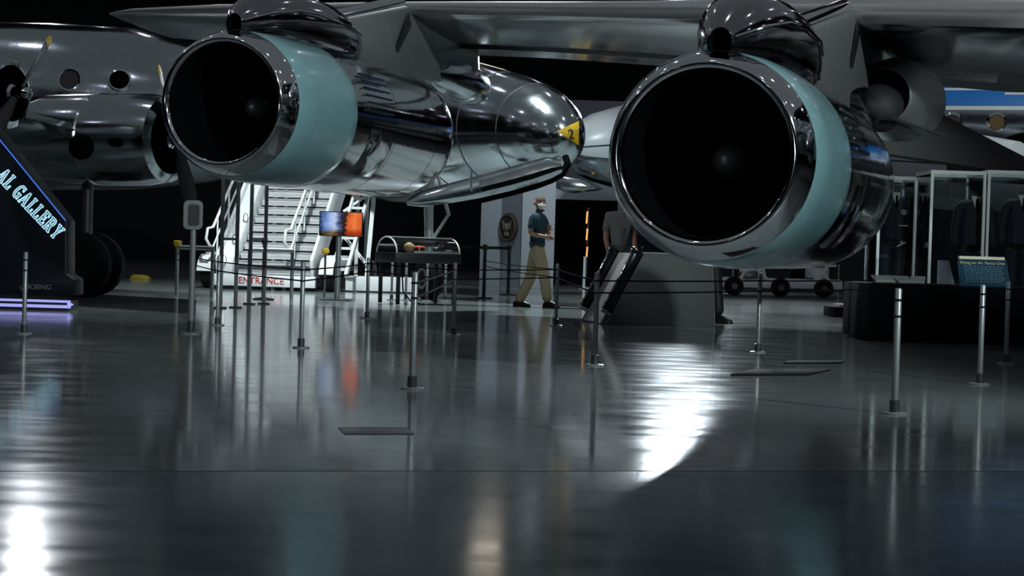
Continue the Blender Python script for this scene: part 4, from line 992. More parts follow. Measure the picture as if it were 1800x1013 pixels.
# ================================================================== GALLERY SIGN (left)
d = G(60, 545).y; t = thing('gallery_sign', (P(40, 545, d).x, d, 0), 'tall dark slanted gallery sign with glowing outlined letters and blue edge', 'sign')
def D(px, py, dd=0.0): return P(px, py, d + dd)
zf = 0.12
poly = [D(-420, 540), D(-420, -240), D(-330, -160), D(0, 240), D(115, 388), D(115, 482), D(130, 492), D(130, 520)]
m = MB(); pl = [Vector((p_.x, d, max(p_.z, 0.12))) for p_ in poly]; m.prism(pl, (0, 0.5, 0)); sb_ = m.build('slab', mat('sign_navy', (0.003, 0.006, 0.010), 0.45, spec=0.12), t, 30, 0.006)
BL = mat('blue_edge_light', (0.05, 0.1, 0.4), 0.4, emit=(0.06, 0.20, 0.85), strength=0.8)
m = MB(); m.bar(D(-330, -160, -0.01), D(115, 388, -0.01), 0.02, 0.012); m.build('blue_edge', BL, t)
m = MB(); m.bar(D(115, 388, -0.005), D(115, 480, -0.005), 0.01, 0.01); m.build('grey_edge', STEELD, t)
LED = mat('violet_led', (0.3, 0.3, 0.6), 0.4, emit=(0.36, 0.36, 0.85), strength=0.8)
m = MB(); m.box(((D(-420, 535).x + D(122, 535).x) / 2, d + 0.2, 0.06), (D(122, 535).x - D(-420, 535).x, 0.5, 0.12)); m.build('plinth', BLACKP, t)
for (ya_, yb_) in ((531, 1.5), (540, 4.5)):
    m = MB(); m.bar(Vector((D(-420, ya_).x, d - 0.06, 0.118 - 0.065 * (ya_ - 531) / 9)), Vector((D(126, ya_).x, d - 0.06, 0.118 - 0.065 * (ya_ - 531) / 9)), 0.02, 0.03 + 0.008 * (ya_ > 535)); m.build('led_bar', LED, t)
m = MB(); m.add([D(118, 529, -0.06), D(118, 543, -0.06), D(130, 535.5, -0.06), D(118, 529, -0.02), D(118, 543, -0.02), D(130, 535.5, -0.02)], [(0, 1, 2), (5, 4, 3), (0, 3, 4, 1), (1, 4, 5, 2), (2, 5, 3, 0)]); m.build('led_tip', LED, t)
# serif outline letters
GL = {
 'A': ([[(0, 0), (.26, 0), (.26, .09), (.20, .09), (.25, .25), (.55, .25), (.60, .09), (.54, .09), (.54, 0), (.86, 0), (.86, .09), (.79, .09), (.50, 1), (.34, 1), (.06, .09), (0, .09)], [(.29, .36), (.51, .36), (.40, .72)]], .86),
 'L': ([[(0, 0), (.70, 0), (.70, .34), (.60, .34), (.55, .12), (.29, .12), (.29, .90), (.38, .90), (.38, 1), (0, 1), (0, .90), (.09, .90), (.09, .10), (0, .10)]], .70),
 'E': ([[(0, 0), (.70, 0), (.72, .30), (.62, .30), (.56, .12), (.29, .12), (.29, .45), (.45, .45), (.45, .35), (.54, .35), (.54, .67), (.45, .67), (.45, .57), (.29, .57), (.29, .88), (.54, .88), (.60, .72), (.69, .72), (.68, 1), (0, 1), (0, .90), (.09, .90), (.09, .10), (0, .10)]], .72),
 'R': ([[(0, 0), (.37, 0), (.37, .10), (.29, .10), (.29, .42), (.38, .42), (.58, 0), (.88, 0), (.88, .10), (.78, .10), (.60, .46), (.70, .56), (.74, .72), (.68, .90), (.52, 1), (0, 1), (0, .90), (.09, .90), (.09, .10), (0, .10)], [(.29, .53), (.29, .89), (.44, .89), (.53, .82), (.55, .72), (.52, .60), (.43, .53)]], .86),
 'Y': ([[(.24, 0), (.62, 0), (.62, .10), (.53, .10), (.53, .42), (.76, .90), (.84, .90), (.84, 1), (.54, 1), (.54, .90), (.61, .90), (.44, .53), (.28, .90), (.35, .90), (.35, 1), (0, 1), (0, .90), (.08, .90), (.33, .42), (.33, .10), (.24, .10)]], .84),
 'G': ([[(.80, .45), (.42, .45), (.42, .35), (.56, .35), (.56, .17), (.44, .11), (.32, .15), (.23, .30), (.21, .50), (.24, .72), (.33, .86), (.45, .89), (.58, .82), (.66, .66), (.75, .66), (.75, 1), (.67, 1), (.63, .93), (.46, 1.02), (.24, .97), (.08, .80), (.01, .50), (.06, .22), (.22, .03), (.44, -.02), (.58, .03), (.66, .10), (.70, 0), (.76, 0), (.76, .35), (.80, .35)]], .80)}
LETM = mat('letter_glow', (0.6, 0.75, 0.8), 0.4, emit=(0.45, 0.80, 1.0), strength=1.0)
LETF = mat('letter_face', (0.05, 0.08, 0.11), 0.5)
word = 'AL GALLERY'
# baseline runs down the slope from upper left to lower right
pa, pb = D(-8, 312, -0.01), D(98, 424, -0.01)
ux = (pb - pa); total = ux.length; ux.normalize(); uy = Vector((-ux.z, 0, ux.x)) if ux.x > 0 else Vector((ux.z, 0, -ux.x))
adv = sum((0.42 if ch == ' ' else GL[ch][1] + 0.16) for ch in word)
hL = 0.185
sx_ = total / (adv * hL)
cur = 0.0
for ch in word:
    if ch == ' ': cur += 0.42 * hL * sx_; continue
    loops, wd_ = GL[ch]
    lt_ = MB()
    for lp in loops:
        pts = [pa + ux * (cur + x * hL * sx_) + uy * (y * hL) for (x, y) in lp]
        lt_.tube(pts + [pts[0]], 0.0065, 5, False)
    lt_.build('letter_outline', LETM, sb_)
    lf = MB(); pts = [pa + ux * (cur + x * hL * sx_) + uy * (y * hL) + Vector((0, 0.006, 0)) for (x, y) in loops[0]]
    lf.prism(pts, (0, 0.006, 0)); lf.build('letter_face', LETF, sb_)
    cur += (wd_ + 0.16) * hL * sx_
text('sponsor_lettering', 'BOEING', 0.085, mat('dim_letter', (0.16, 0.18, 0.20), 0.5), sb_, basis(D(68, 505, -0.012), (1, 0, 0), (0, 0, 1)), 0.004)
m = MB(); c = D(42, 506, -0.012); m.tube([c + Vector((0.05 * math.cos(a), 0, 0.018 * math.sin(a))) for a in [2 * PI * k / 18 for k in range(19)]], 0.004, 5); m.tube([c + Vector((-0.03, 0, -0.04)), c + Vector((0.03, 0, 0.045))], 0.004, 5); m.build('sponsor_mark', mat('dim_letter', (0.16, 0.18, 0.20), 0.5), sb_)
# thin pole and yellow chock beyond
p = G(140, 489); m = MB(); m.tube([p, P(141, 424, p.y)], 0.03, 10); m.lathe([(0, 0.12), (0.02, 0.12), (0.03, 0.03)], p, (0, 0, 1), 16, True); tag(m.build('dim_pole', STEELD), 'thin dim pole just right of the gallery sign', 'pole')
p = G(244, 491); m = MB(); m.prism([p + Vector((-0.22, 0, 0)), p + Vector((0.22, 0, 0)), p + Vector((0.20, 0, 0.06)), p + Vector((0.08, 0, 0.10)), p + Vector((-0.15, 0, 0.10))], (0, 0.3, 0)); tag(m.build('wheel_chock', mat('dim_yellow', (0.35, 0.28, 0.02), 0.6), None, 30, 0.01), 'yellow wheel chock lying in the dark under the propeller airliner', 'chock')

# ================================================================== BLACK DESK, GLASS CASES AND UNIFORMS (right)
da = G(1528, 600); d = da.y
def desk_box(px0, px1, pyt, dd, dep, name, lab, cat, mt):
    a = P(px0, pyt, dd); b = P(px1, pyt, dd)
    m = MB(); m.box(((a.x + b.x) / 2, dd + dep / 2, a.z / 2), (b.x - a.x, dep, a.z)); return tag(m.build(name, mt, None, 30, 0.01), lab, cat)
DESK = mat('black_laminate', (0.003, 0.004, 0.0055), 0.75, spec=0.06)
t = thing('display_desk', (P(1680, 600, d).x, d, 0), 'long black display desk with low glass cover at the right', 'desk')
a = P(1528, 498, d); b = P(1960, 498, d)
m = MB(); m.box(((a.x + b.x) / 2, d + 0.55, a.z / 2), (b.x - a.x, 1.1, a.z)); m.build('body', DESK, t, 30, 0.01)
a2 = P(1515, 497, d + 1.1); m = MB(); m.box((a2.x + 1.0, d + 1.7, a2.z / 2), (2.0, 1.15, a2.z)); m.build('rear_body', DESK, t, 30, 0.01)
ztop = a.z
g0, g1 = P(1532, 497, d + 0.3), P(1672, 497, d + 0.3)
gz = P(1560, 455, d + 0.6).z - ztop
m = MB(); gl0 = [Vector((g0.x, d + 0.12, ztop)), Vector((g1.x, d + 0.12, ztop)), Vector((g1.x, d + 0.45, ztop + gz)), Vector((g0.x + 0.1, d + 0.45, ztop + gz)), Vector((g1.x, d + 1.0, ztop + gz)), Vector((g0.x + 0.1, d + 1.0, ztop + gz)), Vector((g1.x, d + 1.0, ztop)), Vector((g0.x, d + 1.0, ztop))]
m.add(gl0, [(0, 1, 2, 3), (3, 2, 4, 5), (1, 6, 4, 2), (0, 3, 5, 7)]); m.build('glass_cover', PGLASS, t, 0)
PAPER = mat('paper', (0.60, 0.60, 0.57), 0.8)
def sheet(px, w_, ang, lab, dd=0.28, pl=0.28):
    c = P(px, 494, d + dd); M_ = Matrix.Rotation(ang, 3, 'Z') @ Matrix.Rotation(R(16), 3, 'X')
    m = MB(); m.box((c.x, d + dd, ztop + 0.05), (w_, pl, 0.006), M=M_); m.box((c.x, d + dd, ztop + 0.021), (w_ * 0.9, pl * 0.7, 0.04), rz=ang); return tag(m.build('document', PAPER), lab, 'document', 'documents under the glass cover')
sheet(1553, 0.24, 0.05, 'white document lying leftmost under the desk glass')
sheet(1588, 0.20, 0.15, 'white document tilted in the middle under desk glass')
sheet(1613, 0.17, -0.25, 'small white document right of the middle under desk glass')
# tall glass cases with uniforms
def glass_case(px0, px1, pyt, dd, lab, dep=0.9, base=0.55):
    a = P(px0, pyt, dd); b = P(px1, pyt, dd); zt = a.z
    t = thing('glass_case', ((a.x + b.x) / 2, dd + dep / 2, 0), lab, 'display case')
    m = MB(); m.box(((a.x + b.x) / 2, dd + dep / 2, base / 2), (b.x - a.x, dep, base)); m.build('base', DESK, t, 30, 0.01)
    xs = (a.x + 0.02, b.x - 0.02); ys = (dd + 0.02, dd + dep - 0.02)
    EDGE = mat('case_edge', (0.70, 0.76, 0.75), 0.4, 0.2)
    for x in xs:
        for y in ys:
            m = MB(); m.box((x, y, (base + zt) / 2), (0.035, 0.035, zt - base)); m.build('corner_post', EDGE, t)
    for y in ys:
        m = MB(); m.box(((xs[0] + xs[1]) / 2, y, zt), (xs[1] - xs[0], 0.045, 0.045)); m.build('top_rail', EDGE, t)
    for x in xs:
        m = MB(); m.box((x, (ys[0] + ys[1]) / 2, zt), (0.045, ys[1] - ys[0], 0.045)); m.build('top_rail', EDGE, t)
    for y in ys:
        m = MB(); m.box(((xs[0] + xs[1]) / 2, y, (base + zt) / 2), (xs[1] - xs[0] - 0.03, 0.008, zt - base - 0.02)); m.build('pane', PGLASS, t)
    for x in xs:
        m = MB(); m.box((x, (ys[0] + ys[1]) / 2, (base + zt) / 2), (0.008, ys[1] - ys[0] - 0.03, zt - base - 0.02)); m.build('pane', PGLASS, t)
    return a, b, zt
dc1 = 24.0
glass_case(1545, 1614, 312, dc1, 'narrow white-edged glass case holding a uniform beside the right engine', 0.8, 0.5)
dc2 = 23.1
glass_case(1637, 1735, 302, dc2, 'wide tall glass case with dark jackets behind the lectern sign', 0.9, 0.5)
a3 = P(1735, 302, dc2)
glass_case(1737, 1860, 302, dc2, 'tall glass case cut off by the right edge of the photo', 0.9, 0.5)

def skinmesh(name, verts, edges, radii, m, parent, sub=1, root=0):
    me = bpy.data.meshes.new(name)
    off = Vector((0, 0, 0)); q_ = parent
    while q_ is not None: off += q_.location; q_ = q_.parent
    me.from_pydata([Vector(v) - off for v in verts], edges, [])
    me.materials.append(m)
    o = bpy.data.objects.new(name, me); COL.objects.link(o); o.parent = parent
    md = o.modifiers.new('skin', 'SKIN'); md.use_smooth_shade = True
    sk = me.skin_vertices[0].data if me.skin_vertices else None
    if sk is None:
        bm = bmesh.new(); bm.from_mesh(me); bm.verts.layers.skin.verify(); bm.to_mesh(me); bm.free(); sk = me.skin_vertices[0].data
    for i, r_ in enumerate(radii):
        sk[i].radius = r_ if isinstance(r_, tuple) else (r_, r_)
        sk[i].use_root = (i == root)
    sb2 = o.modifiers.new('sub', 'SUBSURF'); sb2.levels = sub; sb2.render_levels = sub
    # bake so that the mesh is a plain one
    dg = bpy.context.evaluated_depsgraph_get()
    bk = bpy.data.meshes.new_from_object(o.evaluated_get(dg)); bk.name = name
    o.modifiers.clear(); o.data = bk
    bk.polygons.foreach_set('use_smooth', [True] * len(bk.polygons))
    if not bk.materials: bk.materials.append(m)
    return o
def jacket(px, pyn, dd, lab, collar, badge, facing=1):
    n_ = P(px, pyn, dd); t = thing('uniform', (n_.x, n_.y, 0), lab, 'uniform', 'uniforms in the glass cases')
    def V(x, y, z): return Vector((n_.x + x, n_.y + y, n_.z + z))
    vs = [V(0, 0, -.62), V(0, 0, -.42), V(0, 0, -.18), V(0, 0, -.05), V(0, 0, .0), V(.19, 0, -.08), V(.24, -.01, -.36), V(.25, -.04, -.62), V(-.19, 0, -.08), V(-.24, -.01, -.36), V(-.25, -.04, -.62)]
    es = [(0, 1), (1, 2), (2, 3), (3, 4), (3, 5), (5, 6), (6, 7), (3, 8), (8, 9), (9, 10)]
    skinmesh('jacket', vs, es, [(.19, .12), (.16, .11), (.19, .12), (.13, .09), (.06, .06), (.075, .075), (.06, .06), (.05, .05), (.075, .075), (.06, .06), (.05, .05)], NAVY, t, 2, 1)
    vs = [V(0, 0, -.60), V(.09, 0, -.70), V(.09, 0, -1.0), V(.09, 0, -1.25), V(-.09, 0, -.70), V(-.09, 0, -1.0), V(-.09, 0, -1.25)]
    base_z = 0.5 - n_.z
    vs[3].z = 0.55; vs[6].z = 0.55
    skinmesh('trousers', vs, [(0, 1), (1, 2), (2, 3), (0, 4), (4, 5), (5, 6)], [(.14, .1), .095, .08, .075, .095, .08, .075], NAVY, t, 1)
    if collar:
        m = MB(); m.prism([V(-.06, -.075, .05), V(.06, -.075, .05), V(.0, -.135, -.16)], (0, 0.012, 0)); m.build('shirt_front', PAPER, t)
        m = MB(); m.prism([V(-.012, -.14, .01), V(.012, -.14, .01), V(.02, -.145, -.14), V(0, -.145, -.17), V(-.02, -.145, -.14)], (0, 0.006, 0)); m.build('tie', BLACK, t)
    if badge:
        c = V(.10, -.135, -.22)
        m = MB(); m.lathe([(0, .038), (.008, .038), (.010, .03), (.006, 0)], c, (0, -1, 0), 20); m.build('badge', mat('badge_grey', (.30, .32, .32), .4), t)
        m = MB(); m.prism([c + Vector((-.018, -.012, -.012)), c + Vector((0, -.012, .02)), c + Vector((.018, -.012, -.012)), c + Vector((0, -.012, -.004))], (0, -0.004, 0)); m.build('badge_mark', BLACK, t)
        m = MB(); m.box(V(.10, -.135, -.40), (.13, .01, .012)); m.build('pocket_trim', PANELW, t)
    m = MB(); m.box((n_.x, n_.y + 0.02, 0.515), (0.42, 0.35, 0.03)); m.build('stand_foot', BLACKP, t)
    for z in (-.10, -.25, -.40): pass
    return V
V1 = jacket(1573, 345, dc1 + 0.42, 'dark uniform with round badge in the narrow glass case', True, True)
jacket(1713, 352, dc2 + 0.46, 'dark jacket with white collar left in wide glass case', True, False)
jacket(1795, 350, dc2 + 0.46, 'dark jacket with white sash at the right frame edge', True, False)
# lectern sign on the desk
c0, c1 = P(1690, 452, d - 0.02), P(1778, 497, d - 0.05)
cx = (c0.x + c1.x) / 2; ww = c1.x - c0.x
t = thing('lectern_sign', (cx, d + 0.1, ztop), 'slanted blue text sign with pale top edge on the black desk', 'sign')
bl_, tl_ = Vector((0, d - 0.02, ztop + 0.005)), Vector((0, d + 0.20, c0.z))
def LS(u, v, h_=0.0):
    nrm = Vector((0, -(tl_.z - bl_.z), (tl_.y - bl_.y))).normalized()
    p_ = bl_.lerp(tl_, v); return Vector((cx - ww / 2 + ww * u, p_.y, p_.z)) + nrm * h_
m = MB(); m.add([LS(0, 0), LS(1, 0), LS(1.0, .9), LS(.95, 1), LS(.06, 1), LS(0.02, .9), LS(0, 0, -.04), LS(1, 0, -.04), LS(1.0, .9, -.04), LS(.95, 1, -.04), LS(.06, 1, -.04), LS(0.02, .9, -.04)], [(0, 1, 2, 3, 4, 5), (11, 10, 9, 8, 7, 6)] + [(i, (i + 1) % 6, 6 + (i + 1) % 6, 6 + i) for i in range(6)])
m.build('board', mat('sign_blue', (0.004, 0.030, 0.052), 0.5, emit=(0.004, 0.035, 0.06), strength=0.2), t)  # slight glow put into the blue, the board is not lit
m = MB(); m.bar(LS(.05, 1.02, -.02), LS(.96, 1.02, -.02), 0.07, 0.035); m.build('top_edge', mat('pale_yellow_edge', (0.80, 0.84, 0.62), 0.5), t)
ydir = (tl_ - bl_).normalized()
text('sign_heading', 'Flying on Air Force One', 0.052, mat('heading_gold', (0.75, 0.70, 0.35), 0.5), t, basis(LS(.5, .80, .004), (1, 0, 0), ydir), 0.002)
m = MB()
for k in range(8):
    v = .66 - k * .075; x_ = 0.12
    random.seed(k)
    while x_ < 0.86:
        w_ = random.uniform(.03, .09); m.add([LS(x_, v, .003), LS(min(x_ + w_, .9), v, .003), LS(min(x_ + w_, .9), v + .035, .003), LS(x_, v + .035, .003)], [(0, 1, 2, 3)]); x_ += w_ + .02
m.build('small_print', mat('small_print', (0.10, 0.20, 0.28), 0.5), t)['kind'] = 'stuff'
m = MB(); m.box((cx, d + 0.16, ztop + 0.03), (ww * 0.8, 0.1, 0.06)); m.build('foot', BLACKP, t)
for k, (px, py) in enumerate(((1775, 455), (1760, 500))):
    pass
# low black step in front of the cases
sa_ = G(1467, 558); a = P(1467, 540, sa_.y)
m = MB(); m.box((a.x + 0.6, sa_.y + 0.5, a.z / 2), (1.2, 1.0, a.z)); tag(m.build('low_plinth', DESK, None, 30, 0.01), 'low black plinth left of the display desk', 'plinth')
m = MB(); pp = P(1472, 525, sa_.y + 0.4); m.box((pp.x + 0.45, sa_.y + 0.5, a.z + 0.02), (0.9, 0.55, 0.04)); tag(m.build('white_slab', PAPER), 'thin white slab lying on the low black plinth', 'slab')

# ================================================================== WHITE CART BELOW THE RIGHT ENGINE
cd = G(1370, 522).y; t = thing('white_ground_cart', (P(1370, 520, cd).x, cd, 0), 'white tubular ground cart on black wheels beyond the kiosk', 'cart')
def C_(px, py, dd=0.0): return P(px, py, cd + dd)
m = MB(); a, b = C_(1256, 498), C_(1480, 503); m.bar(a, b, 0.10, 0.17); m.build('beam', WHITE, t, 30, 0.01)
m = MB(); m.bar(C_(1256, 492, 0.9), C_(1480, 498, 0.9), 0.10, 0.15); m.build('beam', WHITE, t, 30, 0.01)
for (px, py) in ((1372, 500), (1448, 503), (1290, 503)):
    for dd in (-0.1, 1.0):
        c = C_(px, py, dd); c.z = 0.22
        m = MB(); m.lathe([(-0.08, 0.09), (-0.07, 0.19), (-0.04, 0.22), (0.04, 0.22), (0.07, 0.19), (0.08, 0.09)], c, (0.12, -1, 0), 24, True, True); wh = m.build('wheel', RUBBER, t)
        m = MB(); m.lathe([(-0.09, 0), (-0.09, .07), (.09, .07), (.09, 0)], c, (0.12, -1, 0), 14); m.build('wheel_hub', STEELD, wh)
for (pts, r_) in (([(1300, 495), (1310, 476), (1330, 474), (1350, 494)], .05), ([(1420, 470), (1432, 490), (1452, 496)], .06), ([(1455, 468), (1448, 482), (1458, 496)], .05), ([(1300, 476), (1345, 474)], .04), ([(1340, 460), (1345, 492)], .04), ([(1400, 466), (1470, 468)], .03)):
    m = MB(); m.tube([C_(x, y, 0.3) for (x, y) in pts], r_, 10); m.build('tube_arm', WHITE, t)
m = MB(); m.box(C_(1436, 480, 0.5), (0.5, 0.4, 0.25)); m.build('motor_box', WHITE, t, 30, 0.03)
m = MB(); m.box(C_(1315, 484, 0.5), (0.4, 0.4, 0.16)); m.build('tool_box', STEELD, t, 30, 0.02)
m = MB(); c = C_(1290, 500, -0.06); m.box(c, (0.10, 0.02, 0.06)); m.build('red_plate', RED, t)

# ================================================================== FLOOR COVERS
def cover(px0, px1, py0, py1, lab, mt, h_=0.012, skew=0):
    a, b, c, e = G(px0, py1), G(px1, py1), G(px1 + skew, py0), G(px0 + skew, py0)
    m = MB(); m.prism([a, b, c, e], (0, 0, h_)); return tag(m.build('floor_cover', mt, None, 30, 0.003), lab, 'floor cover')
cover(1284, 1420, 652, 661, 'flat steel cable cover on the floor right of the light streak', RUBBER, 0.016, 40)
cover(1376, 1478, 636, 640, 'thin steel floor strip just beyond the cable cover', RUBBER, 0.012, 8)
cover(606, 728, 752, 764, 'flat square floor hatch on the open floor left of centre', mat('hatch_grey', (0.13, 0.14, 0.14), 0.3), 0.002, -12)

# ================================================================== PEOPLE
def person(name, lab, d, J, cloth_top, cloth_leg, hair, face=None, hands=True):
    """J: joint name -> (px, py, depth offset)"""
    W = {k: P(v[0], v[1], d + v[2]) for k, v in J.items()}
    t = thing(name, (W['pelvis'].x, W['pelvis'].y, 0), lab, 'person')
    order = ['pelvis', 'belly', 'chest', 'neck0', 'neck1', 'skull0', 'skull1', 'skull2']
    rad = [.10, .095, (.12, .10), .06, .055, .082, .098, .075]
    vs = [W[k] for k in order]; es = [(i, i + 1) for i in range(len(order) - 1)]; rr = list(rad); idx = {k: i for i, k in enumerate(order)}
    def add(chain, start, radii):
        prev = idx[start]
        for k, r_ in zip(chain, radii):
            idx[k] = len(vs); vs.append(W[k]); rr.append(r_); es.append((prev, idx[k])); prev = idx[k]
    for s_ in ('n', 'f'):
        add(['sh' + s_, 'el' + s_, 'wr' + s_, 'pa' + s_], 'chest', [.062, .045, .030, (.036, .022)])
        add(['hi' + s_, 'kn' + s_, 'an' + s_, 'to' + s_], 'pelvis', [.095, .062, .036, .020])
    skinmesh('body', vs, es, rr, SKIN, t, 2)
    # fingers: five short chains rooted in the palm
    for s_ in ('n', 'f'):
        pd = (W['pa' + s_] - W['wr' + s_]).normalized(); x, y, dd = frame_from(pd, Vector((0.2, 1, 0.3)))
        b0 = W['pa' + s_]
        for k in range(4):
            o_ = b0 + x * (-.027 + .018 * k) + pd * .015; ln = (.075, .085, .08, .062)[k]
            skinmesh('finger', [o_ - pd * .02, o_ + pd * ln * .5 + y * -.008, o_ + pd * ln * .8 + y * -.028, o_ + pd * ln * .92 + y * -.045], [(0, 1), (1, 2), (2, 3)], [.010, .009, .008, .007], SKIN, t, 1)
        o_ = W['wr' + s_].lerp(b0, .55) + x * -.028
        skinmesh('thumb', [o_, o_ + x * -.025 + pd * .025, o_ + x * -.035 + pd * .055 + y * -.01], [(0, 1), (1, 2)], [.012, .011, .009], SKIN, t, 1)
    # shirt: torso and short sleeves
    up = lambda k, l, f: W[k].lerp(W[l], f)
    sv = [W['pelvis'] - Vector((0, 0, .06)), W['pelvis'].lerp(W['belly'], .5), W['belly'], W['chest'], up('chest', 'neck1', .75)]; sr = [(.165, .135), (.165, .135), (.162, .130), (.175, .135), (.07, .07)]; se = [(0, 1), (1, 2), (2, 3), (3, 4)]
    for s_ in ('n', 'f'):
        i0 = len(sv); sv += [W['sh' + s_], up('sh' + s_, 'el' + s_, .45), up('sh' + s_, 'el' + s_, .78)]; sr += [.085, .073, .066]; se += [(3, i0), (i0, i0 + 1), (i0 + 1, i0 + 2)]
    skinmesh('shirt', sv, se, sr, cloth_top, t, 2, 2)
    tv = [up('pelvis', 'belly', .6), W['pelvis']]; tr = [(.158, .120), (.168, .130)]; te = [(0, 1)]
    for s_ in ('n', 'f'):
        i0 = len(tv); tv += [up('pelvis', 'hi' + s_, .9), up('hi' + s_, 'kn' + s_, .5), W['kn' + s_], up('kn' + s_, 'an' + s_, .6), up('kn' + s_, 'an' + s_, 1.02)]; tr += [.122, .112, .098, .092, .088]; te += [(1, i0)] + [(i0 + k, i0 + k + 1) for k in range(4)]
    skinmesh('trousers', tv, te, tr, cloth_leg, t, 2, 1)
    m = MB(); wl = up('pelvis', 'belly', .25)
    for s_ in ('n', 'f'):
        a, b = W['an' + s_], W['to' + s_]; f_ = (b - a); f_.z = 0; f_.normalize(); sd = Vector((-f_.y, f_.x, 0)); hz = 0.0
        m = MB(); rs = []
        for (l, w_, h_) in ((-.085, .022, .06), (-.068, .042, .09), (0, .052, .13), (.06, .054, .11), (.12, .056, .08), (.175, .048, .06), (.205, .022, .04)):
            c = Vector((a.x, a.y, 0)) + f_ * l
            rs.append([c + sd * (w_ * cx_) + Vector((0, 0, cz_ * h_)) for (cx_, cz_) in ((1, 0.02), (1, .45), (.6, .95), (-.6, .95), (-1, .45), (-1, 0.02))])
        m.rings(rs, True, True); m.build('shoe', SHOE, t, 60)
    return W, t
md = 28.9
J = dict(pelvis=(944, 437, 0), belly=(945, 415, 0), chest=(945, 389, 0), neck0=(947, 376, 0), neck1=(949, 370, -.01), skull0=(950, 363, -.02), skull1=(950, 357, -.01), skull2=(949, 351, .0),
         shn=(938, 383, -.17), eln=(932, 411, -.20), wrn=(957, 416, -.24), pan=(964, 417, -.24),
         shf=(953, 383, .15), elf=(965, 410, .17), wrf=(964, 409, -.02), paf=(965, 402, -.05),
         hin=(947, 443, -.09), knn=(957, 488, -.10), ann=(963, 532, -.07), ton=(978, 540, -.14),
         hif=(942, 443, .09), knf=(933, 487, .10), anf=(911, 531, .12), tof=(926, 540, .08))
W, man = person('person', 'man in teal polo, khaki trousers and white mask walking past', md, J, TEALSH, KHAKI, True)
hc = W['skull1']; fwd = Vector((0.38, -0.92, 0)).normalized(); rt = Vector((-fwd.y, fwd.x, 0)); U = Vector((0, 0, 1))
if rt.x < 0: rt = -rt
Tm = Matrix((rt, fwd, U)).transposed()
def HP(x, y, z): return hc + rt * x + fwd * y + U * z
m = MB(); rs = []
for i in range(9):                                   # close-cropped hair: a cap on the crown and back
    tt = R(2 + 9.5 * i); ring = []
    for j in range(25):
        a = 2 * PI * j / 24; rr_ = math.sin(tt)
        z_ = math.cos(tt); fy = math.sin(a) * rr_
        k_ = 1.0 if fy < 0.35 else 0.93
        ring.append(HP(math.cos(a) * rr_ * 0.094 * k_, fy * 0.100 * k_ - 0.010, 0.022 + z_ * 0.090 * k_))
    rs.append(ring)
m.rings(rs, True, False); m.build('hair', mat('cropped_hair', (0.10, 0.07, 0.055), 0.8), man, 60)
for s_ in (-1, 1):
    m = MB(); m.ball(HP(0.098 * s_, -0.01, -0.01), (0.014, 0.022, 0.034), 10, 8, Tm); m.build('ear', SKIN, man, 60)
    m = MB(); m.ball(HP(0.036 * s_, 0.090, 0.012), (0.013, 0.008, 0.008), 10, 6, Tm); m.build('eye', mat('eye_dark', (0.02, 0.015, 0.012), 0.3), man, 60)
    m = MB(); m.bar(HP(0.018 * s_, 0.098, 0.034), HP(0.056 * s_, 0.090, 0.036), 0.012, 0.008); m.build('eyebrow', HAIR, man)
    m = MB(); m.tube([HP(0.055 * s_, 0.085, -0.03), HP(0.095 * s_, 0.02, -0.012)], 0.003, 5); m.build('mask_strap', MASKM, man)
m = MB(); m.ball(HP(0, 0.102, -0.004), (0.014, 0.018, 0.026), 10, 8, Tm); m.build('nose', SKIN, man, 60)
m = MB(); m.ball(HP(0, 0.062, -0.052), (0.068, 0.068, 0.056), 18, 12, Tm); m.build('face_mask', MASKM, man, 60)
m = MB(); rs = [[HP(0.062 * r_ * math.cos(a), 0.062 * r_ * math.sin(a) - 0.005, z_) for a in [2 * PI * k / 20 for k in range(20)]] for (z_, r_) in ((-0.135, 1.2), (-0.115, 1.15), (-0.112, 1.05))]
m.rings(rs, False, False); m.build('shirt_collar', TEALSH, man)
# second figure, seen from behind beyond the kiosk
d2 = kd + 1.9; s2 = S(d2); bx = 1090
def yz(z): return hor(bx) - (z - 0.95) * s2
J2 = dict(pelvis=(bx, yz(.95), 0), belly=(bx, yz(1.12), 0), chest=(bx, yz(1.36), 0), neck0=(bx + 8, yz(1.46), .04), neck1=(bx + 14, yz(1.49), .07), skull0=(bx + 22, yz(1.53), .11), skull1=(bx + 28, yz(1.56), .14), skull2=(bx + 34, yz(1.60), .16),
          shn=(bx - 20, yz(1.43), 0), eln=(bx - 25, yz(1.14), .0), wrn=(bx - 20, yz(.92), -.1), pan=(bx - 19, yz(.85), -.12),
          shf=(bx + 20, yz(1.43), 0), elf=(bx + 24, yz(1.15), -.02), wrf=(bx + 27, yz(.92), -.08), paf=(bx + 28, yz(.84), -.1),
          hin=(bx - 11, yz(.90), 0), knn=(bx - 12, yz(.48), 0), ann=(bx - 12, yz(.09), .04), ton=(bx - 14, yz(.03), .18),
          hif=(bx + 11, yz(.90), 0), knf=(bx + 12, yz(.48), 0), anf=(bx + 12, yz(.09), .04), tof=(bx + 14, yz(.03), .18))
W2, p2 = person('person', 'person in grey short-sleeved shirt standing behind the kiosk, back turned', d2, J2, GREYSH, BLACKP, True)
m = MB(); m.ball(W2['skull1'] + Vector((0, -.012, .02)), (.104, .112, .108), 16, 12); m.build('hair', HAIR, p2, 60)
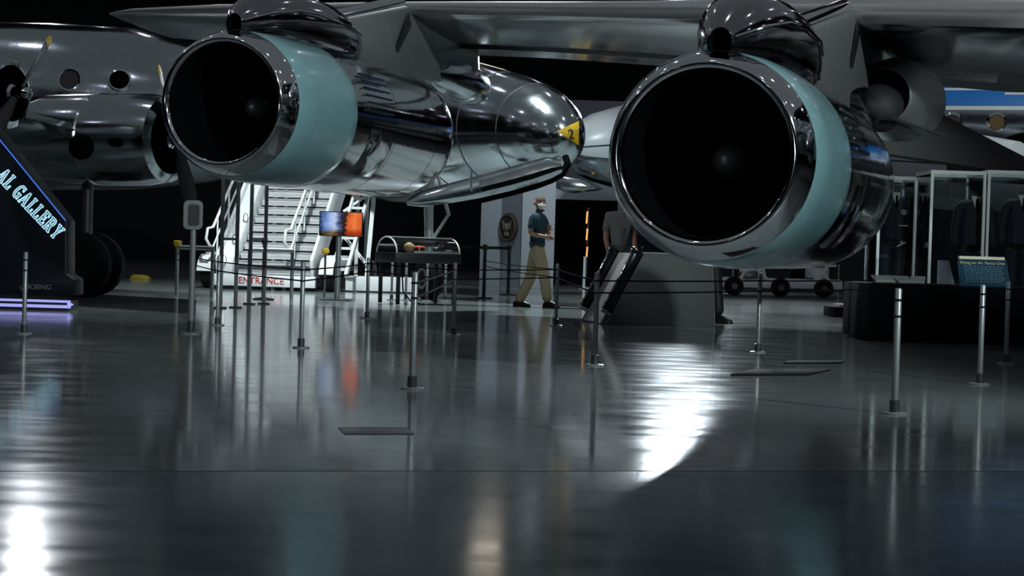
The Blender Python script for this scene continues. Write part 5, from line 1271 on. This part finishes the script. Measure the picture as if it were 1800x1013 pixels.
# third figure, hidden but for a shoe
d3 = kd + 1.6; s3 = S(d3); bx = 1246
def yz(z): return hor(bx) - (z - 0.95) * s3
J3 = dict(pelvis=(bx, yz(.92), 0), belly=(bx, yz(1.08), 0), chest=(bx, yz(1.30), 0), neck0=(bx, yz(1.43), 0), neck1=(bx, yz(1.47), 0), skull0=(bx, yz(1.53), 0), skull1=(bx, yz(1.58), 0), skull2=(bx, yz(1.64), 0),
          shn=(bx - 16, yz(1.37), -.05), eln=(bx - 17, yz(1.10), -.1), wrn=(bx - 8, yz(1.02), -.2), pan=(bx - 4, yz(1.03), -.25),
          shf=(bx + 16, yz(1.37), .05), elf=(bx + 15, yz(1.10), .0), wrf=(bx + 6, yz(1.02), -.2), paf=(bx + 2, yz(1.03), -.25),
          hin=(bx - 9, yz(.88), 0), knn=(bx - 10, yz(.46), 0), ann=(bx - 12, yz(.09), .04), ton=(bx + 6, yz(.03), -.05),
          hif=(bx + 9, yz(.88), 0), knf=(bx + 13, yz(.46), 0), anf=(bx + 17, yz(.09), .0), tof=(bx + 36, yz(.03), -.08))
W3, p3 = person('person', 'person hidden behind the kiosk, only a black shoe showing at right', d3, J3, BLACKP, BLACKP, True)
m = MB(); m.ball(W3['skull1'] + Vector((0, .01, .02)), (.102, .11, .108), 16, 12); m.build('hair', HAIR, p3, 60)

# ================================================================== HANGING LIGHT PANEL BEHIND THE WING (seen mirrored in the floor)
c = P(855, 430, 45.0); c.z = 6.5
t = thing('hanging_light_box', c, 'warm hanging light panel of small panes behind the wing, mirrored in the floor', 'lamp')
WW, WH = 1.1, 0.74
PW = mat('lit_pane', (0.6, 0.5, 0.4), 0.5, emit=(1.0, 0.88, 0.70), strength=3.0)
for i in range(3):
    for j in range(4):
        m = MB(); m.box((c.x + (i - 1) * WW / 3, c.y - 0.04, c.z + (j - 1.5) * WH / 4), (WW / 3 - 0.03, 0.02, WH / 4 - 0.03)); m.build('pane', PW, t)
m = MB(); m.box((c.x, c.y, c.z), (WW + 0.08, 0.06, WH + 0.08)); m.build('frame', BLACKP, t)
for sx_ in (-0.4, 0.4):
    m = MB(); m.tube([(c.x + sx_, c.y, c.z + WH / 2), (c.x + sx_, c.y, 16.0)], 0.012, 6); m.build('hanger', BLACKP, t)
